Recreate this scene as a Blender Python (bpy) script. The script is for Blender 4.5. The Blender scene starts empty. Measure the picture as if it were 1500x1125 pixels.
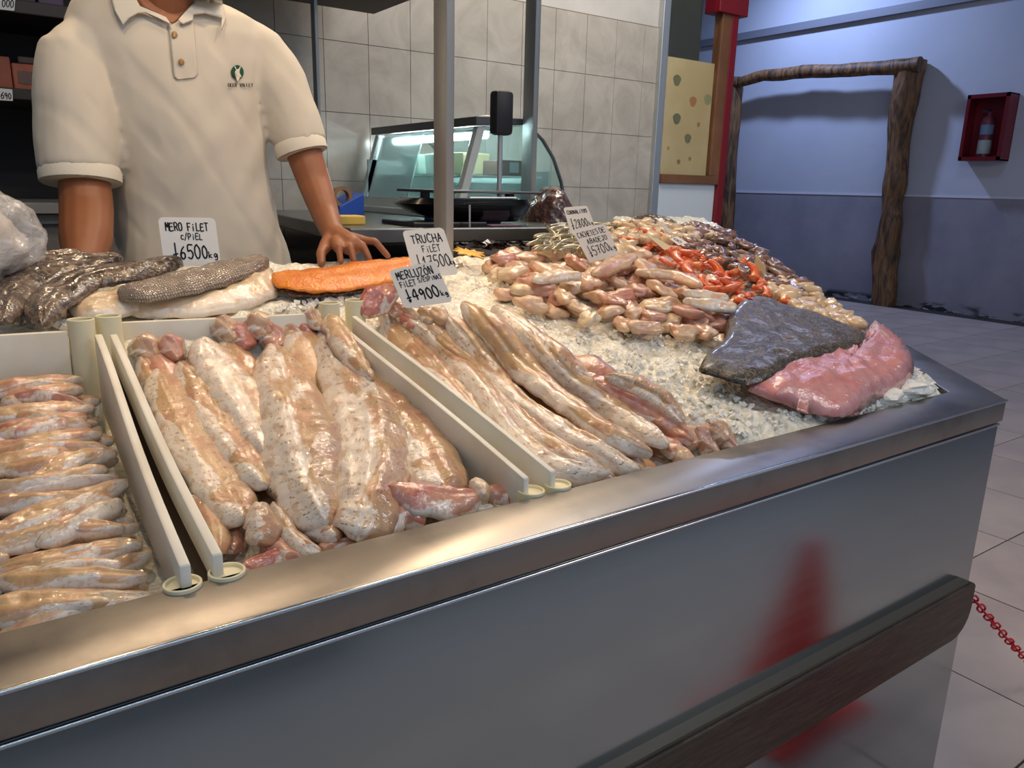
import bpy, bmesh, math, random
import numpy as np
from mathutils import Vector, Matrix, noise
from mathutils.bvhtree import BVHTree

random.seed(7)
rng = np.random.default_rng(7)
scn = bpy.context.scene
COL = scn.collection

# ------------------------------------------------------------------ camera
FPX = 1128.0
HC = 1.30
PITCH, AZ, ROLL = math.radians(14.3), math.radians(54.8), math.radians(1.42)
FW = np.array([math.cos(AZ)*math.cos(PITCH), math.sin(AZ)*math.cos(PITCH), -math.sin(PITCH)])
R0 = np.array([math.sin(AZ), -math.cos(AZ), 0.0]); U0 = np.cross(R0, FW)
RT = R0*math.cos(ROLL)+U0*math.sin(ROLL); UP = U0*math.cos(ROLL)-R0*math.sin(ROLL)
CAM = np.array([0, 0, HC])
cd = bpy.data.cameras.new('camera'); co = bpy.data.objects.new('camera', cd); COL.objects.link(co)
cd.sensor_width = 36; cd.lens = 36*FPX/1500; cd.clip_start = .02; cd.clip_end = 60
co.matrix_world = Matrix([[RT[0], UP[0], -FW[0], 0], [RT[1], UP[1], -FW[1], 0], [RT[2], UP[2], -FW[2], HC], [0, 0, 0, 1]])
scn.camera = co

# ------------------------------------------------------------------ light and exposure
vs = scn.view_settings
vs.view_transform = 'Standard'; vs.look = 'None'; vs.gamma = 1; vs.use_curve_mapping = False
vs.exposure = 0.0
w = bpy.data.worlds.new('world'); scn.world = w; w.use_nodes = True
bg = w.node_tree.nodes['Background']; bg.inputs[0].default_value = (.46, .62, .84, 1); bg.inputs[1].default_value = .50

def area(name, loc, target, size, power, col, size_y=None):
    l = bpy.data.lights.new(name, 'AREA'); l.energy = power; l.color = col; l.size = size
    if size_y: l.shape = 'RECTANGLE'; l.size_y = size_y
    o = bpy.data.objects.new(name, l); COL.objects.link(o); o.location = loc
    o.rotation_euler = (Vector(target)-Vector(loc)).to_track_quat('-Z', 'Y').to_euler()
    return o
def spot(name, loc, target, power, col, ang=80, rad=.03, blend=.6):
    l = bpy.data.lights.new(name, 'SPOT'); l.energy = power; l.color = col; l.spot_size = math.radians(ang)
    l.spot_blend = blend; l.shadow_soft_size = rad
    o = bpy.data.objects.new(name, l); COL.objects.link(o); o.location = loc
    o.rotation_euler = (Vector(target)-Vector(loc)).to_track_quat('-Z', 'Y').to_euler()
    return o
WARM = (1, .73, .47); COOL = (.42, .56, 1.0)
spot('warm_spot', (.10, 1.10, 2.75), (.25, 1.25, 1), 24, WARM, 95)
spot('warm_spot', (1.10, 1.30, 2.75), (1.0, 1.4, 1), 26, WARM, 95)
for lx, ly, le in ((.25, 2.55, 30), (.62, 2.35, 14), (.95, 2.55, 32), (1.45, 2.35, 14), (1.75, 2.6, 26)):  # unseen row added over the vendor side, aimed for glints on wet fish
    spot('warm_spot', (lx, ly, 2.75), (lx*.8+.05, 1.15, .95), le, WARM, 75, .025)
spot('warm_spot', (.55, .75, 2.7), (.45, 1.85, 1.35), 22, WARM, 70)
area('corridor_light', (8.1, 6.6, 4.35), (8.9, 5.6, 0), .22, 84, COOL)
area('corridor_light', (6.0, 3.2, 4.3), (6.0, 3.2, 0), 1.0, 22, (.50, .60, 1.0))
area('hall_light', (3.4, -1.6, 3.6), (3.2, .8, 0), 1.2, 29, (1, .80, .70))
area('hall_strip_light', (1.2, -1.1, 3.4), (1.2, .2, 0), 5.5, 20, (.86, .94, 1.0), .10)  # unseen strip lamp, added to draw a highlight along the rim edge
area('back_light', (2.3, 2.2, 3.3), (2.3, 3.2, 1.4), .8, 34, (1, .90, .78))

# ------------------------------------------------------------------ pixel helpers (a pixel of the 1500x1125 photo -> a point on a real surface)
def ray(x, y): return FW+RT*(x-750)/FPX+UP*(562.5-y)/FPX
def PZ(x, y, z): d = ray(x, y); return CAM+d*(z-HC)/d[2]
def PY(x, y, Y): d = ray(x, y); return CAM+d*Y/d[1]
def PX(x, y, X): d = ray(x, y); return CAM+d*X/d[0]
def depth(p): return float((np.array(p)-CAM)@FW)

P1 = np.array([1.628, .766]); DD = np.array([.683, .730]); DD = DD/np.linalg.norm(DD); NN = np.array([-DD[1], DD[0]])
RIM = .91
def sstep(a, b, x):
    t = min(max((x-a)/(b-a), 0), 1); return t*t*(3-2*t)
def tray_right(y):                       # right border of the third tray
    return .98-.62*(y-.75)
def S(x, y):                             # height of the display bed
    dr = (x-P1[0])*NN[0]+(y-P1[1])*NN[1]
    df = y-.745
    z = .925+min(.225*min(max(df, 0), 1.05)+.10*max(df, 0)*sstep(1.2, 1.9, x)*.25, .80*max(dr, 0))
    z -= .02*(1-sstep(0, .06, df))
    t = 1-sstep(-.02, .04, x-tray_right(y))
    z -= (.060+.010*(1-sstep(.10, .20, x-.12-.18*(1.3-y))))*t*(1-sstep(1.285, 1.315, y)*(1-sstep(.55, .75, x)))*(1-sstep(1.29, 1.5, y))
    return z
def hit(px, py, lift=0.0):
    d = ray(px, py); a = .4; st = .02
    while a < 4.2:
        q = CAM+d*a
        if q[2] < S(q[0], q[1])+lift: break
        a += st
    lo, hi = a-st, a
    for _ in range(14):
        m = (lo+hi)/2; q = CAM+d*m
        if q[2] < S(q[0], q[1])+lift: hi = m
        else: lo = m
    return CAM+d*hi
def Snorm(x, y):
    e = .02
    n = np.array([-(S(x+e, y)-S(x-e, y))/(2*e), -(S(x, y+e)-S(x, y-e))/(2*e), 1]); return n/np.linalg.norm(n)

# ------------------------------------------------------------------ object helpers
def tag(o, label=None, cat=None, group=None, kind=None):
    if label: o['label'] = label
    if cat: o['category'] = cat
    if group: o['group'] = group
    if kind: o['kind'] = kind
    return o
def link(name, me, mat=None, parent=None, smooth=False):
    o = bpy.data.objects.new(name, me); COL.objects.link(o)
    if mat and not me.materials: me.materials.append(mat)
    if parent: o.parent = parent; o.matrix_parent_inverse = parent.matrix_world.inverted() if False else Matrix.Translation(-parent.location)
    if smooth:
        me.polygons.foreach_set('use_smooth', [True]*len(me.polygons))
    return o
def empty(name, loc=(0, 0, 0)):
    o = bpy.data.objects.new(name, None); o.empty_display_size = .05; COL.objects.link(o); o.location = tuple(loc); return o
def mesh(name, v, f, uv=None):
    me = bpy.data.meshes.new(name); me.from_pydata([tuple(map(float, p)) for p in v], [], f)
    if uv is not None:
        l = me.uv_layers.new(name='UVMap'); vi = np.zeros(len(me.loops), int); me.loops.foreach_get('vertex_index', vi)
        l.data.foreach_set('uv', np.asarray(uv, float)[vi].ravel())
    me.update(); return me
class MB:
    """collects boxes, bars, tubes and prisms into one mesh"""
    def __init__(s): s.v = []; s.f = []
    def add(s, v, f):
        n = len(s.v); s.v += [tuple(map(float, p)) for p in v]; s.f += [tuple(i+n for i in q) for q in f]; return s
    def box(s, a, b):
        x0, y0, z0 = a; x1, y1, z1 = b
        return s.add([(x0, y0, z0), (x1, y0, z0), (x1, y1, z0), (x0, y1, z0), (x0, y0, z1), (x1, y0, z1), (x1, y1, z1), (x0, y1, z1)],
                     [(3, 2, 1, 0), (4, 5, 6, 7), (0, 1, 5, 4), (1, 2, 6, 5), (2, 3, 7, 6), (3, 0, 4, 7)])
    def prism(s, poly, off):
        """poly: list of 3D points, extruded by off"""
        n = len(poly); off = np.array(off, float); p = [np.array(q, float) for q in poly]
        return s.add(p+[q+off for q in p], [tuple(range(n))[::-1], tuple(range(n, 2*n))]+[(i, (i+1) % n, (i+1) % n+n, i+n) for i in range(n)])
    def tube(s, pts, rad, n=12, cap=True, sq=None):
        pts = [np.array(p, float) for p in pts]; m = len(pts)
        if not hasattr(rad, '__len__'): rad = [rad]*m
        t0 = pts[1]-pts[0]; t0 /= np.linalg.norm(t0); a = np.array([0, 0, 1.]) if abs(t0[2]) < .9 else np.array([1., 0, 0])
        ux = np.cross(t0, a); ux /= np.linalg.norm(ux); V = []
        for i, p in enumerate(pts):
            t = pts[min(i+1, m-1)]-pts[max(i-1, 0)]; t /= (np.linalg.norm(t)+1e-9)
            ux = ux-t*(ux@t); ux /= np.linalg.norm(ux); uy = np.cross(t, ux)
            r = rad[i]; rx, ry = (r if hasattr(r, '__len__') else (r, r))
            for k in range(n):
                c = 2*math.pi*k/n; V.append(p+ux*rx*math.cos(c)+uy*ry*math.sin(c))
        F = [(i*n+k, i*n+(k+1) % n, (i+1)*n+(k+1) % n, (i+1)*n+k) for i in range(m-1) for k in range(n)]
        if cap: F += [tuple(range(n))[::-1], tuple((m-1)*n+k for k in range(n))]
        return s.add(V, F)
    def capsule(s, pts, rad, n=14):
        """chain with round ends, closed"""
        pts = [np.array(p, float) for p in pts]; rad = list(rad)
        a = pts[0]-pts[1]; a /= np.linalg.norm(a); b = pts[-1]-pts[-2]; b /= np.linalg.norm(b)
        r0, r1 = rad[0], rad[-1]
        pre = [pts[0]+a*r0*math.sin(q) for q in (1.45, 1.1, .6)]; prr = [r0*math.cos(q) for q in (1.45, 1.1, .6)]
        pos = [pts[-1]+b*r1*math.sin(q) for q in (.6, 1.1, 1.45)]; por = [r1*math.cos(q) for q in (.6, 1.1, 1.45)]
        return s.tube(pre+pts+pos, prr+rad+por, n)
    def revolve(s, prof, c=(0, 0, 0), n=24):
        V = []; c = np.array(c, float)
        for r, z in prof:
            for k in range(n):
                q = 2*math.pi*k/n; V.append(c+np.array([r*math.cos(q), r*math.sin(q), z]))
        m = len(prof)
        F = [(i*n+k, i*n+(k+1) % n, (i+1)*n+(k+1) % n, (i+1)*n+k) for i in range(m-1) for k in range(n)]
        if prof[0][0] > 0: F.append(tuple(range(n))[::-1])
        if prof[-1][0] > 0: F.append(tuple((m-1)*n+k for k in range(n)))
        return s.add(V, F)
    def build(s, name, mat, parent=None, smooth=False, bevel=0, seg=2, ang=40):
        me = mesh(name, s.v, s.f)
        bm = bmesh.new(); bm.from_mesh(me)
        bmesh.ops.remove_doubles(bm, verts=bm.verts, dist=1e-6)
        bmesh.ops.recalc_face_normals(bm, faces=bm.faces)
        if bevel:
            es = [e for e in bm.edges if len(e.link_faces) == 2 and e.calc_face_angle(0) > math.radians(25)]
            bmesh.ops.bevel(bm, geom=es, offset=bevel, segments=seg, profile=.5, affect='EDGES', clamp_overlap=True)
        bm.to_mesh(me); bm.free()
        o = link(name, me, mat, parent)
        if smooth:
            me.polygons.foreach_set('use_smooth', [True]*len(me.polygons))
            try: me.set_sharp_from_angle(angle=math.radians(ang))
            except Exception: pass
        return o

# ------------------------------------------------------------------ materials
def C(r, g, b):
    f = lambda c: ((c/255+.055)/1.055)**2.4 if c > 10 else c/255/12.92
    return (f(r), f(g), f(b), 1)
class NT:
    def __init__(s, name):
        s.m = bpy.data.materials.new(name); s.m.use_nodes = True; s.t = s.m.node_tree; s.b = s.t.nodes['Principled BSDF']
    def n(s, typ, _out=0, **kw):
        nd = s.t.nodes.new(typ)
        for k, v in kw.items():
            if k.startswith('_'): setattr(nd, k[1:], v); continue
            key = int(k[1:]) if k[0] == 'i' and k[1:].isdigit() else k.replace('_', ' ')
            s.set(nd.inputs[key], v)
        return nd
    def set(s, sock, v):
        if isinstance(v, bpy.types.NodeSocket): s.t.links.new(v, sock)
        elif isinstance(v, bpy.types.Node): s.t.links.new(v.outputs[0], sock)
        else: sock.default_value = v
    def p(s, **kw):
        for k, v in kw.items(): s.set(s.b.inputs[k.replace('_', ' ')], v)
        return s
    def math(s, op, a, b=0.0, c=None, clamp=False):
        nd = s.t.nodes.new('ShaderNodeMath'); nd.operation = op; nd.use_clamp = clamp
        s.set(nd.inputs[0], a); s.set(nd.inputs[1], b)
        if c is not None: s.set(nd.inputs[2], c)
        return nd.outputs[0]
    def mix(s, f, a, b):
        nd = s.t.nodes.new('ShaderNodeMix'); nd.data_type = 'RGBA'
        s.set(nd.inputs[0], f); s.set(nd.inputs[6], a); s.set(nd.inputs[7], b); return nd.outputs[2]
    def step(s, v, a, b):
        nd = s.t.nodes.new('ShaderNodeMapRange'); nd.interpolation_type = 'SMOOTHSTEP'
        s.set(nd.inputs[0], v); nd.inputs[1].default_value = a; nd.inputs[2].default_value = b; return nd.outputs[0]
    def obj(s): return s.t.nodes.new('ShaderNodeTexCoord').outputs['Object']
    def uv(s): return s.t.nodes.new('ShaderNodeTexCoord').outputs['UV']
    def noise(s, vec, scale, detail=3, rough=.5, dist=0, col=False):
        nd = s.n('ShaderNodeTexNoise', Vector=vec, Scale=float(scale), Detail=float(detail), Roughness=rough, Distortion=float(dist)); return nd.outputs[1 if col else 0]
    def vor(s, vec, scale, feat='F1', rnd=1.0):
        nd = s.t.nodes.new('ShaderNodeTexVoronoi'); nd.feature = feat; s.set(nd.inputs['Vector'], vec); nd.inputs['Scale'].default_value = scale
        nd.inputs['Randomness'].default_value = rnd; return nd.outputs[0]
    def scale(s, vec, sc, loc=(0, 0, 0), rot=(0, 0, 0)):
        nd = s.t.nodes.new('ShaderNodeMapping'); s.set(nd.inputs[0], vec); nd.inputs['Scale'].default_value = sc; nd.inputs['Location'].default_value = loc
        nd.inputs['Rotation'].default_value = rot; return nd.outputs[0]
    def bump(s, h, strength, dist=.01, nrm=None):
        nd = s.n('ShaderNodeBump', Strength=strength, Distance=dist, Height=h)
        if nrm is not None: s.set(nd.inputs['Normal'], nrm)
        return nd.outputs[0]
    def rand(s): return s.t.nodes.new('ShaderNodeObjectInfo').outputs['Random']
    def sep(s, v): return s.n('ShaderNodeSeparateXYZ', i0=v).outputs

def simple(name, col, rough=.5, metal=0, coat=0, bump=0, bscale=200, var=0, vscale=8, emit=0, **kw):
    t = NT(name); c = col
    if var: c = t.mix(t.step(t.noise(t.obj(), vscale, 4), .3, .7), tuple(x*(1-var) for x in col[:3])+(1,), tuple(min(1, x*(1+var)) for x in col[:3])+(1,))
    t.p(Base_Color=c, Roughness=rough, Metallic=metal, Coat_Weight=coat, **kw)
    if bump: t.p(Normal=t.bump(t.noise(t.obj(), bscale, 3), bump, .002))
    if emit: t.p(Emission_Color=col, Emission_Strength=emit)
    return t.m

def flesh(name, base, pink, white=0.0, chev=1.0, fleck=0.0, wcol=C(232, 222, 208), wet=1.0, nch=26, glint=1.0):
    """wet fish flesh: u runs along the fillet, v across it"""
    t = NT(name); uv = t.uv(); o = t.obj(); rd = t.rand()
    u, v, _ = t.sep(uv)
    sh = t.n('ShaderNodeVectorMath', _operation='ADD', i0=o, i1=t.n('ShaderNodeCombineXYZ', X=t.math('MULTIPLY', rd, 7.0), Y=rd, Z=rd)).outputs[0]
    base = (base[0]*.90, base[1]*.92, base[2]*.86, 1); pink = (pink[0]*.92, pink[1]*.94, pink[2]*.88, 1)
    n1 = t.noise(sh, 22, 4, .6); n2 = t.noise(sh, 70, 3)
    c = t.mix(t.step(n1, .42, .68), base, pink)
    c = t.mix(t.math('MULTIPLY', t.step(n2, .45, .8), .18), c, tuple(x*.75 for x in base[:3])+(1,))
    av = t.math('ABSOLUTE', t.math('SUBTRACT', v, .5))
    ph = t.math('ADD', t.math('MULTIPLY', u, nch*6.283), t.math('ADD', t.math('MULTIPLY', av, 9.0), t.math('MULTIPLY', n1, 7.0)))
    wv = t.math('SINE', ph)
    dash = t.math('MULTIPLY', t.step(wv, .45, .95), t.step(t.noise(t.scale(uv, (5, 9, 1)), 1.7, 3, .6), .46, .60))
    dash = t.math('MULTIPLY', dash, t.math('SUBTRACT', 1.0, t.step(t.math('ABSOLUTE', t.math('SUBTRACT', av, .17)), .10, .20)))
    if chev: c = t.mix(t.math('MULTIPLY', dash, .60*chev), c, C(132, 104, 84))
    if white:
        wn = t.noise(t.scale(uv, (2.6, 1.4, 1)), 1.5, 3, .5, .3)
        wn2 = t.math('ADD', wn, t.math('MULTIPLY', t.math('SUBTRACT', v, .5), .62))
        wm = t.step(wn2, .76-.36*white, .82-.36*white)
        wm = t.math('MULTIPLY', wm, t.math('SUBTRACT', 1.0, t.math('MULTIPLY', .6, t.step(t.noise(t.scale(uv, (14, 5, 1)), 1.5, 4, .7), .50, .62))))
        wm = t.math('MULTIPLY', wm, t.math('SUBTRACT', 1.0, t.math('MULTIPLY', .8, dash)))
        c = t.mix(t.math('MULTIPLY', wm, .92), c, wcol)
    if fleck:
        fn = t.noise(t.scale(uv, (46, 8, 1)), 1.5, 2, .5, .6)
        c = t.mix(t.math('MULTIPLY', t.step(fn, .66, .72), fleck), c, C(80, 78, 78))
    nb = t.bump(t.noise(sh, 60, 3, .5), .35, .004)
    cb = t.bump(t.noise(sh, 75, 3, .55), .85*glint, .0034); cb = t.bump(t.noise(sh, 210, 2), .8*glint, .0009, cb)
    if chev: nb = t.bump(t.math('MULTIPLY', dash, -1.0), .35*chev, .0015, nb)
    t.p(Base_Color=c, Roughness=.38, Coat_Weight=1.0*wet, Coat_Roughness=.08, Coat_IOR=1.7, Normal=nb, Subsurface_Weight=.12, Subsurface_Radius=(.02, .008, .004), Subsurface_Scale=.5)
    t.p(Coat_Normal=cb)
    return t.m

def skin_mat(name, a, b, scale=140, light=.4, rough=.25, vcell=0):
    """scaled or grained fish skin"""
    t = NT(name); o = t.obj(); uv = t.uv()
    n = t.noise(o, 38, 5, .65)
    c = t.mix(t.step(n, .35, .68), a, b)
    g = t.noise(o, scale, 2)
    c = t.mix(t.math('MULTIPLY', t.step(g, .5, .62), light), c, C(176, 160, 140))
    if vcell:
        cell = t.vor(t.scale(uv, (vcell*1.0, vcell*.28, 1)), 1.0, 'DISTANCE_TO_EDGE', .35)
        c = t.mix(t.math('SUBTRACT', 1.0, t.step(cell, .02, .14)), c, C(70, 62, 56))
        nb = t.bump(t.step(cell, 0, .3), .5, .002)
    else: nb = t.bump(g, .5, .002)
    nb = t.bump(t.noise(o, 60, 3), .3, .006, nb)
    t.p(Base_Color=c, Roughness=rough, Coat_Weight=.6, Coat_Roughness=.12, Normal=nb, Coat_Normal=nb); return t.m

M = {}
M['steel'] = (lambda t: t.p(Base_Color=(.36, .42, .46, 1), Metallic=1.0, Roughness=t.math('ADD', .14, t.math('MULTIPLY', t.noise(t.scale(t.obj(), (.5, 1, 9)), 6, 4), .10)),
     Normal=t.bump(t.noise(t.obj(), 1.6, 2), .10, .02)).m)(NT('brushed_steel'))
M['steel_rim'] = (lambda t: t.p(Base_Color=t.mix(t.step(t.noise(t.obj(), 7, 5, .6), .45, .75), (.32, .30, .28, 1), (.20, .19, .18, 1)), Metallic=1.0,
     Roughness=t.math('ADD', .24, t.math('MULTIPLY', t.noise(t.obj(), 9, 5), .22)), Normal=t.bump(t.noise(t.obj(), 3.5, 2), .12, .02)).m)(NT('worn_steel_rim'))
M['post'] = simple('post_steel', (.36, .38, .38, 1), .40, .5)
M['alu'] = simple('aluminium', (.55, .58, .60, 1), .35, .8)
M['rail'] = (lambda t: t.p(Base_Color=t.mix(t.step(t.noise(t.scale(t.obj(), (2, 2, 40)), 6, 6, .7), .35, .7), C(46, 36, 30), C(76, 60, 46)), Roughness=.5,
     Normal=t.bump(t.noise(t.scale(t.obj(), (3, 3, 60)), 8, 4), .4, .003)).m)(NT('dark_rail_wood'))
M['white_plastic'] = (lambda t: t.p(Base_Color=t.mix(t.step(t.noise(t.obj(), 12, 4), .3, .75), C(236, 231, 216), C(222, 213, 192)), Roughness=.42, Subsurface_Weight=.12,
     Subsurface_Radius=(.02, .02, .01)).m)(NT('white_cutting_board_plastic'))
M['tube_plastic'] = simple('ivory_tube_plastic', C(234, 226, 190), .4)
M['ice'] = (lambda t: t.p(Base_Color=t.mix(t.step(t.noise(t.obj(), 60, 4), .3, .7), C(234, 228, 208), C(252, 248, 234)), Roughness=.16, Subsurface_Weight=.35,
     Subsurface_Radius=(.02, .02, .02), Specular_IOR_Level=.6,
     Normal=t.bump(t.noise(t.obj(), 260, 3), .5, .003, t.bump(t.vor(t.obj(), 95), .7, .006))).m)(NT('crushed_ice'))
M['ice_chunk'] = (lambda t: t.p(Base_Color=(.93, .91, .84, 1), Roughness=.16, Transmission_Weight=.08, IOR=1.31, Subsurface_Weight=.4, Subsurface_Radius=(.02, .02, .02),
     Normal=t.bump(t.noise(t.obj(), 160, 3), .4, .003)).m)(NT('ice_chunk'))
M['black'] = simple('black_plastic', C(24, 24, 27), .32)
M['darkcab'] = simple('black_cabinet', C(22, 18, 17), .6)
M['card'] = simple('white_card', C(238, 236, 230), .55)
M['cardback'] = simple('cream_card_back', C(225, 208, 168), .55)
M['ink'] = simple('black_ink', C(22, 20, 22), .5)
M['shirt'] = (lambda t: t.p(Base_Color=C(214, 205, 188), Roughness=.9, Sheen_Weight=.1, Normal=t.bump(t.noise(t.obj(), 900, 2), .25, .0008)).m)(NT('cream_pique_cotton'))
M['cuff'] = simple('ribbed_cuff_cotton', C(230, 222, 204), .9, bump=.3, bscale=500)
M['skin'] = (lambda t: t.p(Base_Color=t.mix(t.step(t.noise(t.obj(), 9, 3), .3, .7), C(142, 88, 56), C(156, 98, 64)), Roughness=.5, Subsurface_Weight=.1,
     Subsurface_Radius=(.02, .006, .003), Normal=t.bump(t.noise(t.obj(), 300, 3), .15, .001)).m)(NT('tanned_skin'))
M['hair'] = simple('dark_hair', C(30, 22, 18), .5, bump=.6, bscale=300)
M['trouser'] = simple('navy_trousers', C(34, 38, 50), .9)
M['green'] = simple('green_embroidery', C(22, 84, 52), .8)
M['button'] = simple('horn_button', C(168, 130, 80), .35)
M['wood'] = (lambda t: t.p(Base_Color=t.mix(t.step(t.noise(t.scale(t.obj(), (3, 3, .6)), 4, 6, .65, 1.2), .35, .65), C(60, 42, 28), C(140, 100, 60)), Roughness=.6,
     Normal=t.bump(t.noise(t.scale(t.obj(), (4, 4, .8)), 6, 5), .6, .02)).m)(NT('varnished_log'))
M['framewood'] = simple('window_frame_wood', C(122, 82, 54), .5, var=.2, vscale=5)
M['red'] = simple('red_paint', C(122, 16, 30), .4)
M['redplastic'] = simple('red_plastic', C(200, 12, 40), .35)
M['cone'] = simple('orange_red_cone', C(225, 40, 22), .45)
M['white'] = simple('white_panel', C(214, 224, 232), .5)
M['glass'] = NT('clear_glass').p(Base_Color=(.97, 1, .99, 1), Roughness=.02, Transmission_Weight=1.0, IOR=1.05, Specular_IOR_Level=.9).m
M['plastic_bag'] = (lambda t: t.p(Base_Color=(.93, .93, .92, 1), Roughness=.14, Alpha=.38, Specular_IOR_Level=.9, Coat_Weight=1.0,
     Normal=t.bump(t.noise(t.obj(), 30, 4, .6, 1), .8, .01)).m)(NT('clear_plastic_bag'))

# ================================================================== the setting
def struct(o, label=None): o['kind'] = 'structure'; o['category'] = o.name.split('_')[0]; o['label'] = label; return o
XW, YB, ZC = 9.4, 3.2, 4.6
M['grout'] = simple('floor_grout', C(58, 50, 46), .8)
M['floor_tile'] = (lambda t: t.p(Base_Color=t.mix(t.step(t.noise(t.obj(), 2.2, 5, .6), .3, .7), C(176, 160, 152), C(196, 180, 168)), Roughness=t.math('ADD', .26, t.math('MULTIPLY', t.noise(t.obj(), 5, 4), .2))).m)(NT('beige_floor_tile'))
fl = MB().box((-4, -4.5, -.1), (XW+.2, 9.5, -.004)).build('floor', M['grout']); struct(fl, 'tiled floor of large pale beige square tiles')
TX, TY = .535, .59
tm = MB().box((-TX/2+.003, -TY/2+.003, -.004), (TX/2-.003, TY/2-.003, 0))
tme = mesh('floor_tile', tm.v, tm.f); tme.materials.append(M['floor_tile'])
for i in range(-4, 17):
    for j in range(-5, 12):
        cx, cy = 2.15+(i-.5)*TX-2*TX, 1.155+(j-.5)*TY
        if cx < -.4 and cy > -.3: continue
        if cx < 1.4 and cy > 1.2: continue
        if cx < 3.4 and cy > 3.0: continue
        if cx+TX/2 > XW: continue
        if cx < -1.2 or cy < -1.8 and cx < 1: continue
        o = link('floor_tile', tme, None, fl); o.location = (cx, cy, random.uniform(-.0006, .0006)); o.matrix_parent_inverse = Matrix()
# back wall with tiles
bw = MB().box((-4, YB+.008, -.1), (3.18, YB+.2, ZC)).build('wall_back', simple('white_plaster', C(196, 194, 190), .8, var=.05)); struct(bw, 'white wall tiled in greyish marble-look tiles up to head height and above')
M['wtile'] = (lambda t: t.p(Base_Color=t.mix(t.step(t.noise(t.n('ShaderNodeNewGeometry').outputs['Position'], 5, 6, .65, .8), .3, .7), C(170, 164, 154), C(192, 186, 176)), Roughness=.22, Specular_IOR_Level=.5).m)(NT('grey_marble_wall_tile'))
wx, wz = .197, .2765
wt = MB().box((.0012, -.0, .0012), (wx-.0012, .008, wz-.0012))
wtm = mesh('wall_tile', wt.v, wt.f); wtm.materials.append(M['wtile'])
groutm = simple('wall_grout', C(120, 108, 96), .9)
g = MB().box((-.5, YB+.004, .8), (3.155, YB+.0085, 2.144)).build('grout_bed', groutm, bw)
xi = 1.282
cw_ = 3.155-(xi+9*wx)
wt2 = MB().box((.0012, 0, .0012), (cw_, .008, wz-.0012)); wtm2 = mesh('wall_tile', wt2.v, wt2.f); wtm2.materials.append(M['wtile'])
for j in range(-2, 2):
    o = link('wall_tile', wtm2, None, bw); o.location = (xi+9*wx, YB-.0003, 1.587+j*wz); o.matrix_parent_inverse = Matrix()
for i in range(-9, 10):
    for j in range(-2, 2):
        x0 = xi+i*wx
        if x0+wx > 3.17 or x0 < -.5: continue
        o = link('wall_tile', wtm, None, bw); o.location = (x0, YB-random.uniform(0, .0008), 1.587+j*wz); o.matrix_parent_inverse = Matrix()
# right wall, two-tone paint
t = NT('two_tone_wall_paint'); _, _, z = t.sep(t.n('ShaderNodeNewGeometry').outputs['Position'])
o_ = t.n('ShaderNodeNewGeometry').outputs['Position']
up = t.mix(t.step(t.noise(o_, .8, 3), .3, .7), C(186, 190, 200), C(196, 199, 206))
lo_ = t.mix(t.step(t.noise(o_, 2.2, 5, .6), .3, .75), C(150, 146, 154), C(134, 132, 142))
c = t.mix(t.step(z, 1.315, 1.325), lo_, up)
c = t.mix(t.math('MULTIPLY', t.step(t.noise(t.scale(o_, (1, 1, 3.2)), 3.2, 5, .6), .47, .56), t.math('SUBTRACT', 1.0, t.step(z, .05, .12))), c, C(42, 42, 44))
t.p(Base_Color=c, Roughness=.6, Normal=t.bump(t.noise(o_, 14, 4), .15, .01)); M['wallpaint'] = t.m
struct(MB().box((XW, -4.5, -.1), (XW+.2, 9.5, ZC)).build('wall_right', M['wallpaint']), 'pale blue-lit wall, darker mauve paint below waist height, damaged at the foot')
struct(MB().box((XW-.008, -2, 1.310), (XW+.01, 9.4, 1.335)).build('trim_1', simple('white_line', C(214, 214, 222), .5)), 'thin white line along the blue wall')
struct(MB().box((XW-.07, 3.6, 3.40), (XW+.01, 9.4, 3.46)).box((XW-.045, 3.6, 3.46), (XW+.01, 9.4, 3.50)).build('trim_2', simple('grey_cable_trunk', C(120, 122, 130), .5)), 'grey cable trunking high on the blue wall')
# crumbled plaster pieces at the foot of the right wall
rb = MB()
for k in range(46):
    y = random.uniform(2.2, 7.2); r = random.uniform(.015, .05)
    p = np.array([XW-random.uniform(.06, .09), y, r*.4])
    q = [p+np.array([random.uniform(-r, r), random.uniform(-r*1.6, r*1.6), random.uniform(-r*.4, r)]) for _ in range(4)]
    rb.add(q, [(0, 1, 2), (0, 2, 3), (0, 3, 1), (1, 3, 2)])
tag(rb.build('plaster_crumbs', simple('plaster_crumb', C(128, 128, 122), .9)), 'crumbled plaster lying along the foot of the blue wall', 'plaster', kind='stuff')
struct(MB().box((-4, 9.4, -.1), (XW+.2, 9.6, ZC)).build('wall_far', simple('far_wall_paint', C(170, 172, 182), .8)), 'far end wall of the hall')
struct(MB().box((-4.2, -.3, -.1), (-4, 9.6, ZC)).build('wall_left', simple('left_wall_paint', C(120, 112, 104), .8)), 'left wall of the shop')
struct(MB().box((-4.2, -.5, ZC), (XW+.2, 9.6, ZC+.1)).build('ceiling', simple('ceiling_paint', C(120, 120, 124), .9)), 'plain grey ceiling')
struct(MB().box((3.18, YB+.06, -.1), (3.3, 9.4, ZC)).build('wall_side', simple('side_wall_paint', C(150, 150, 158), .8)), 'side wall running back behind the wooden window')

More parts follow.
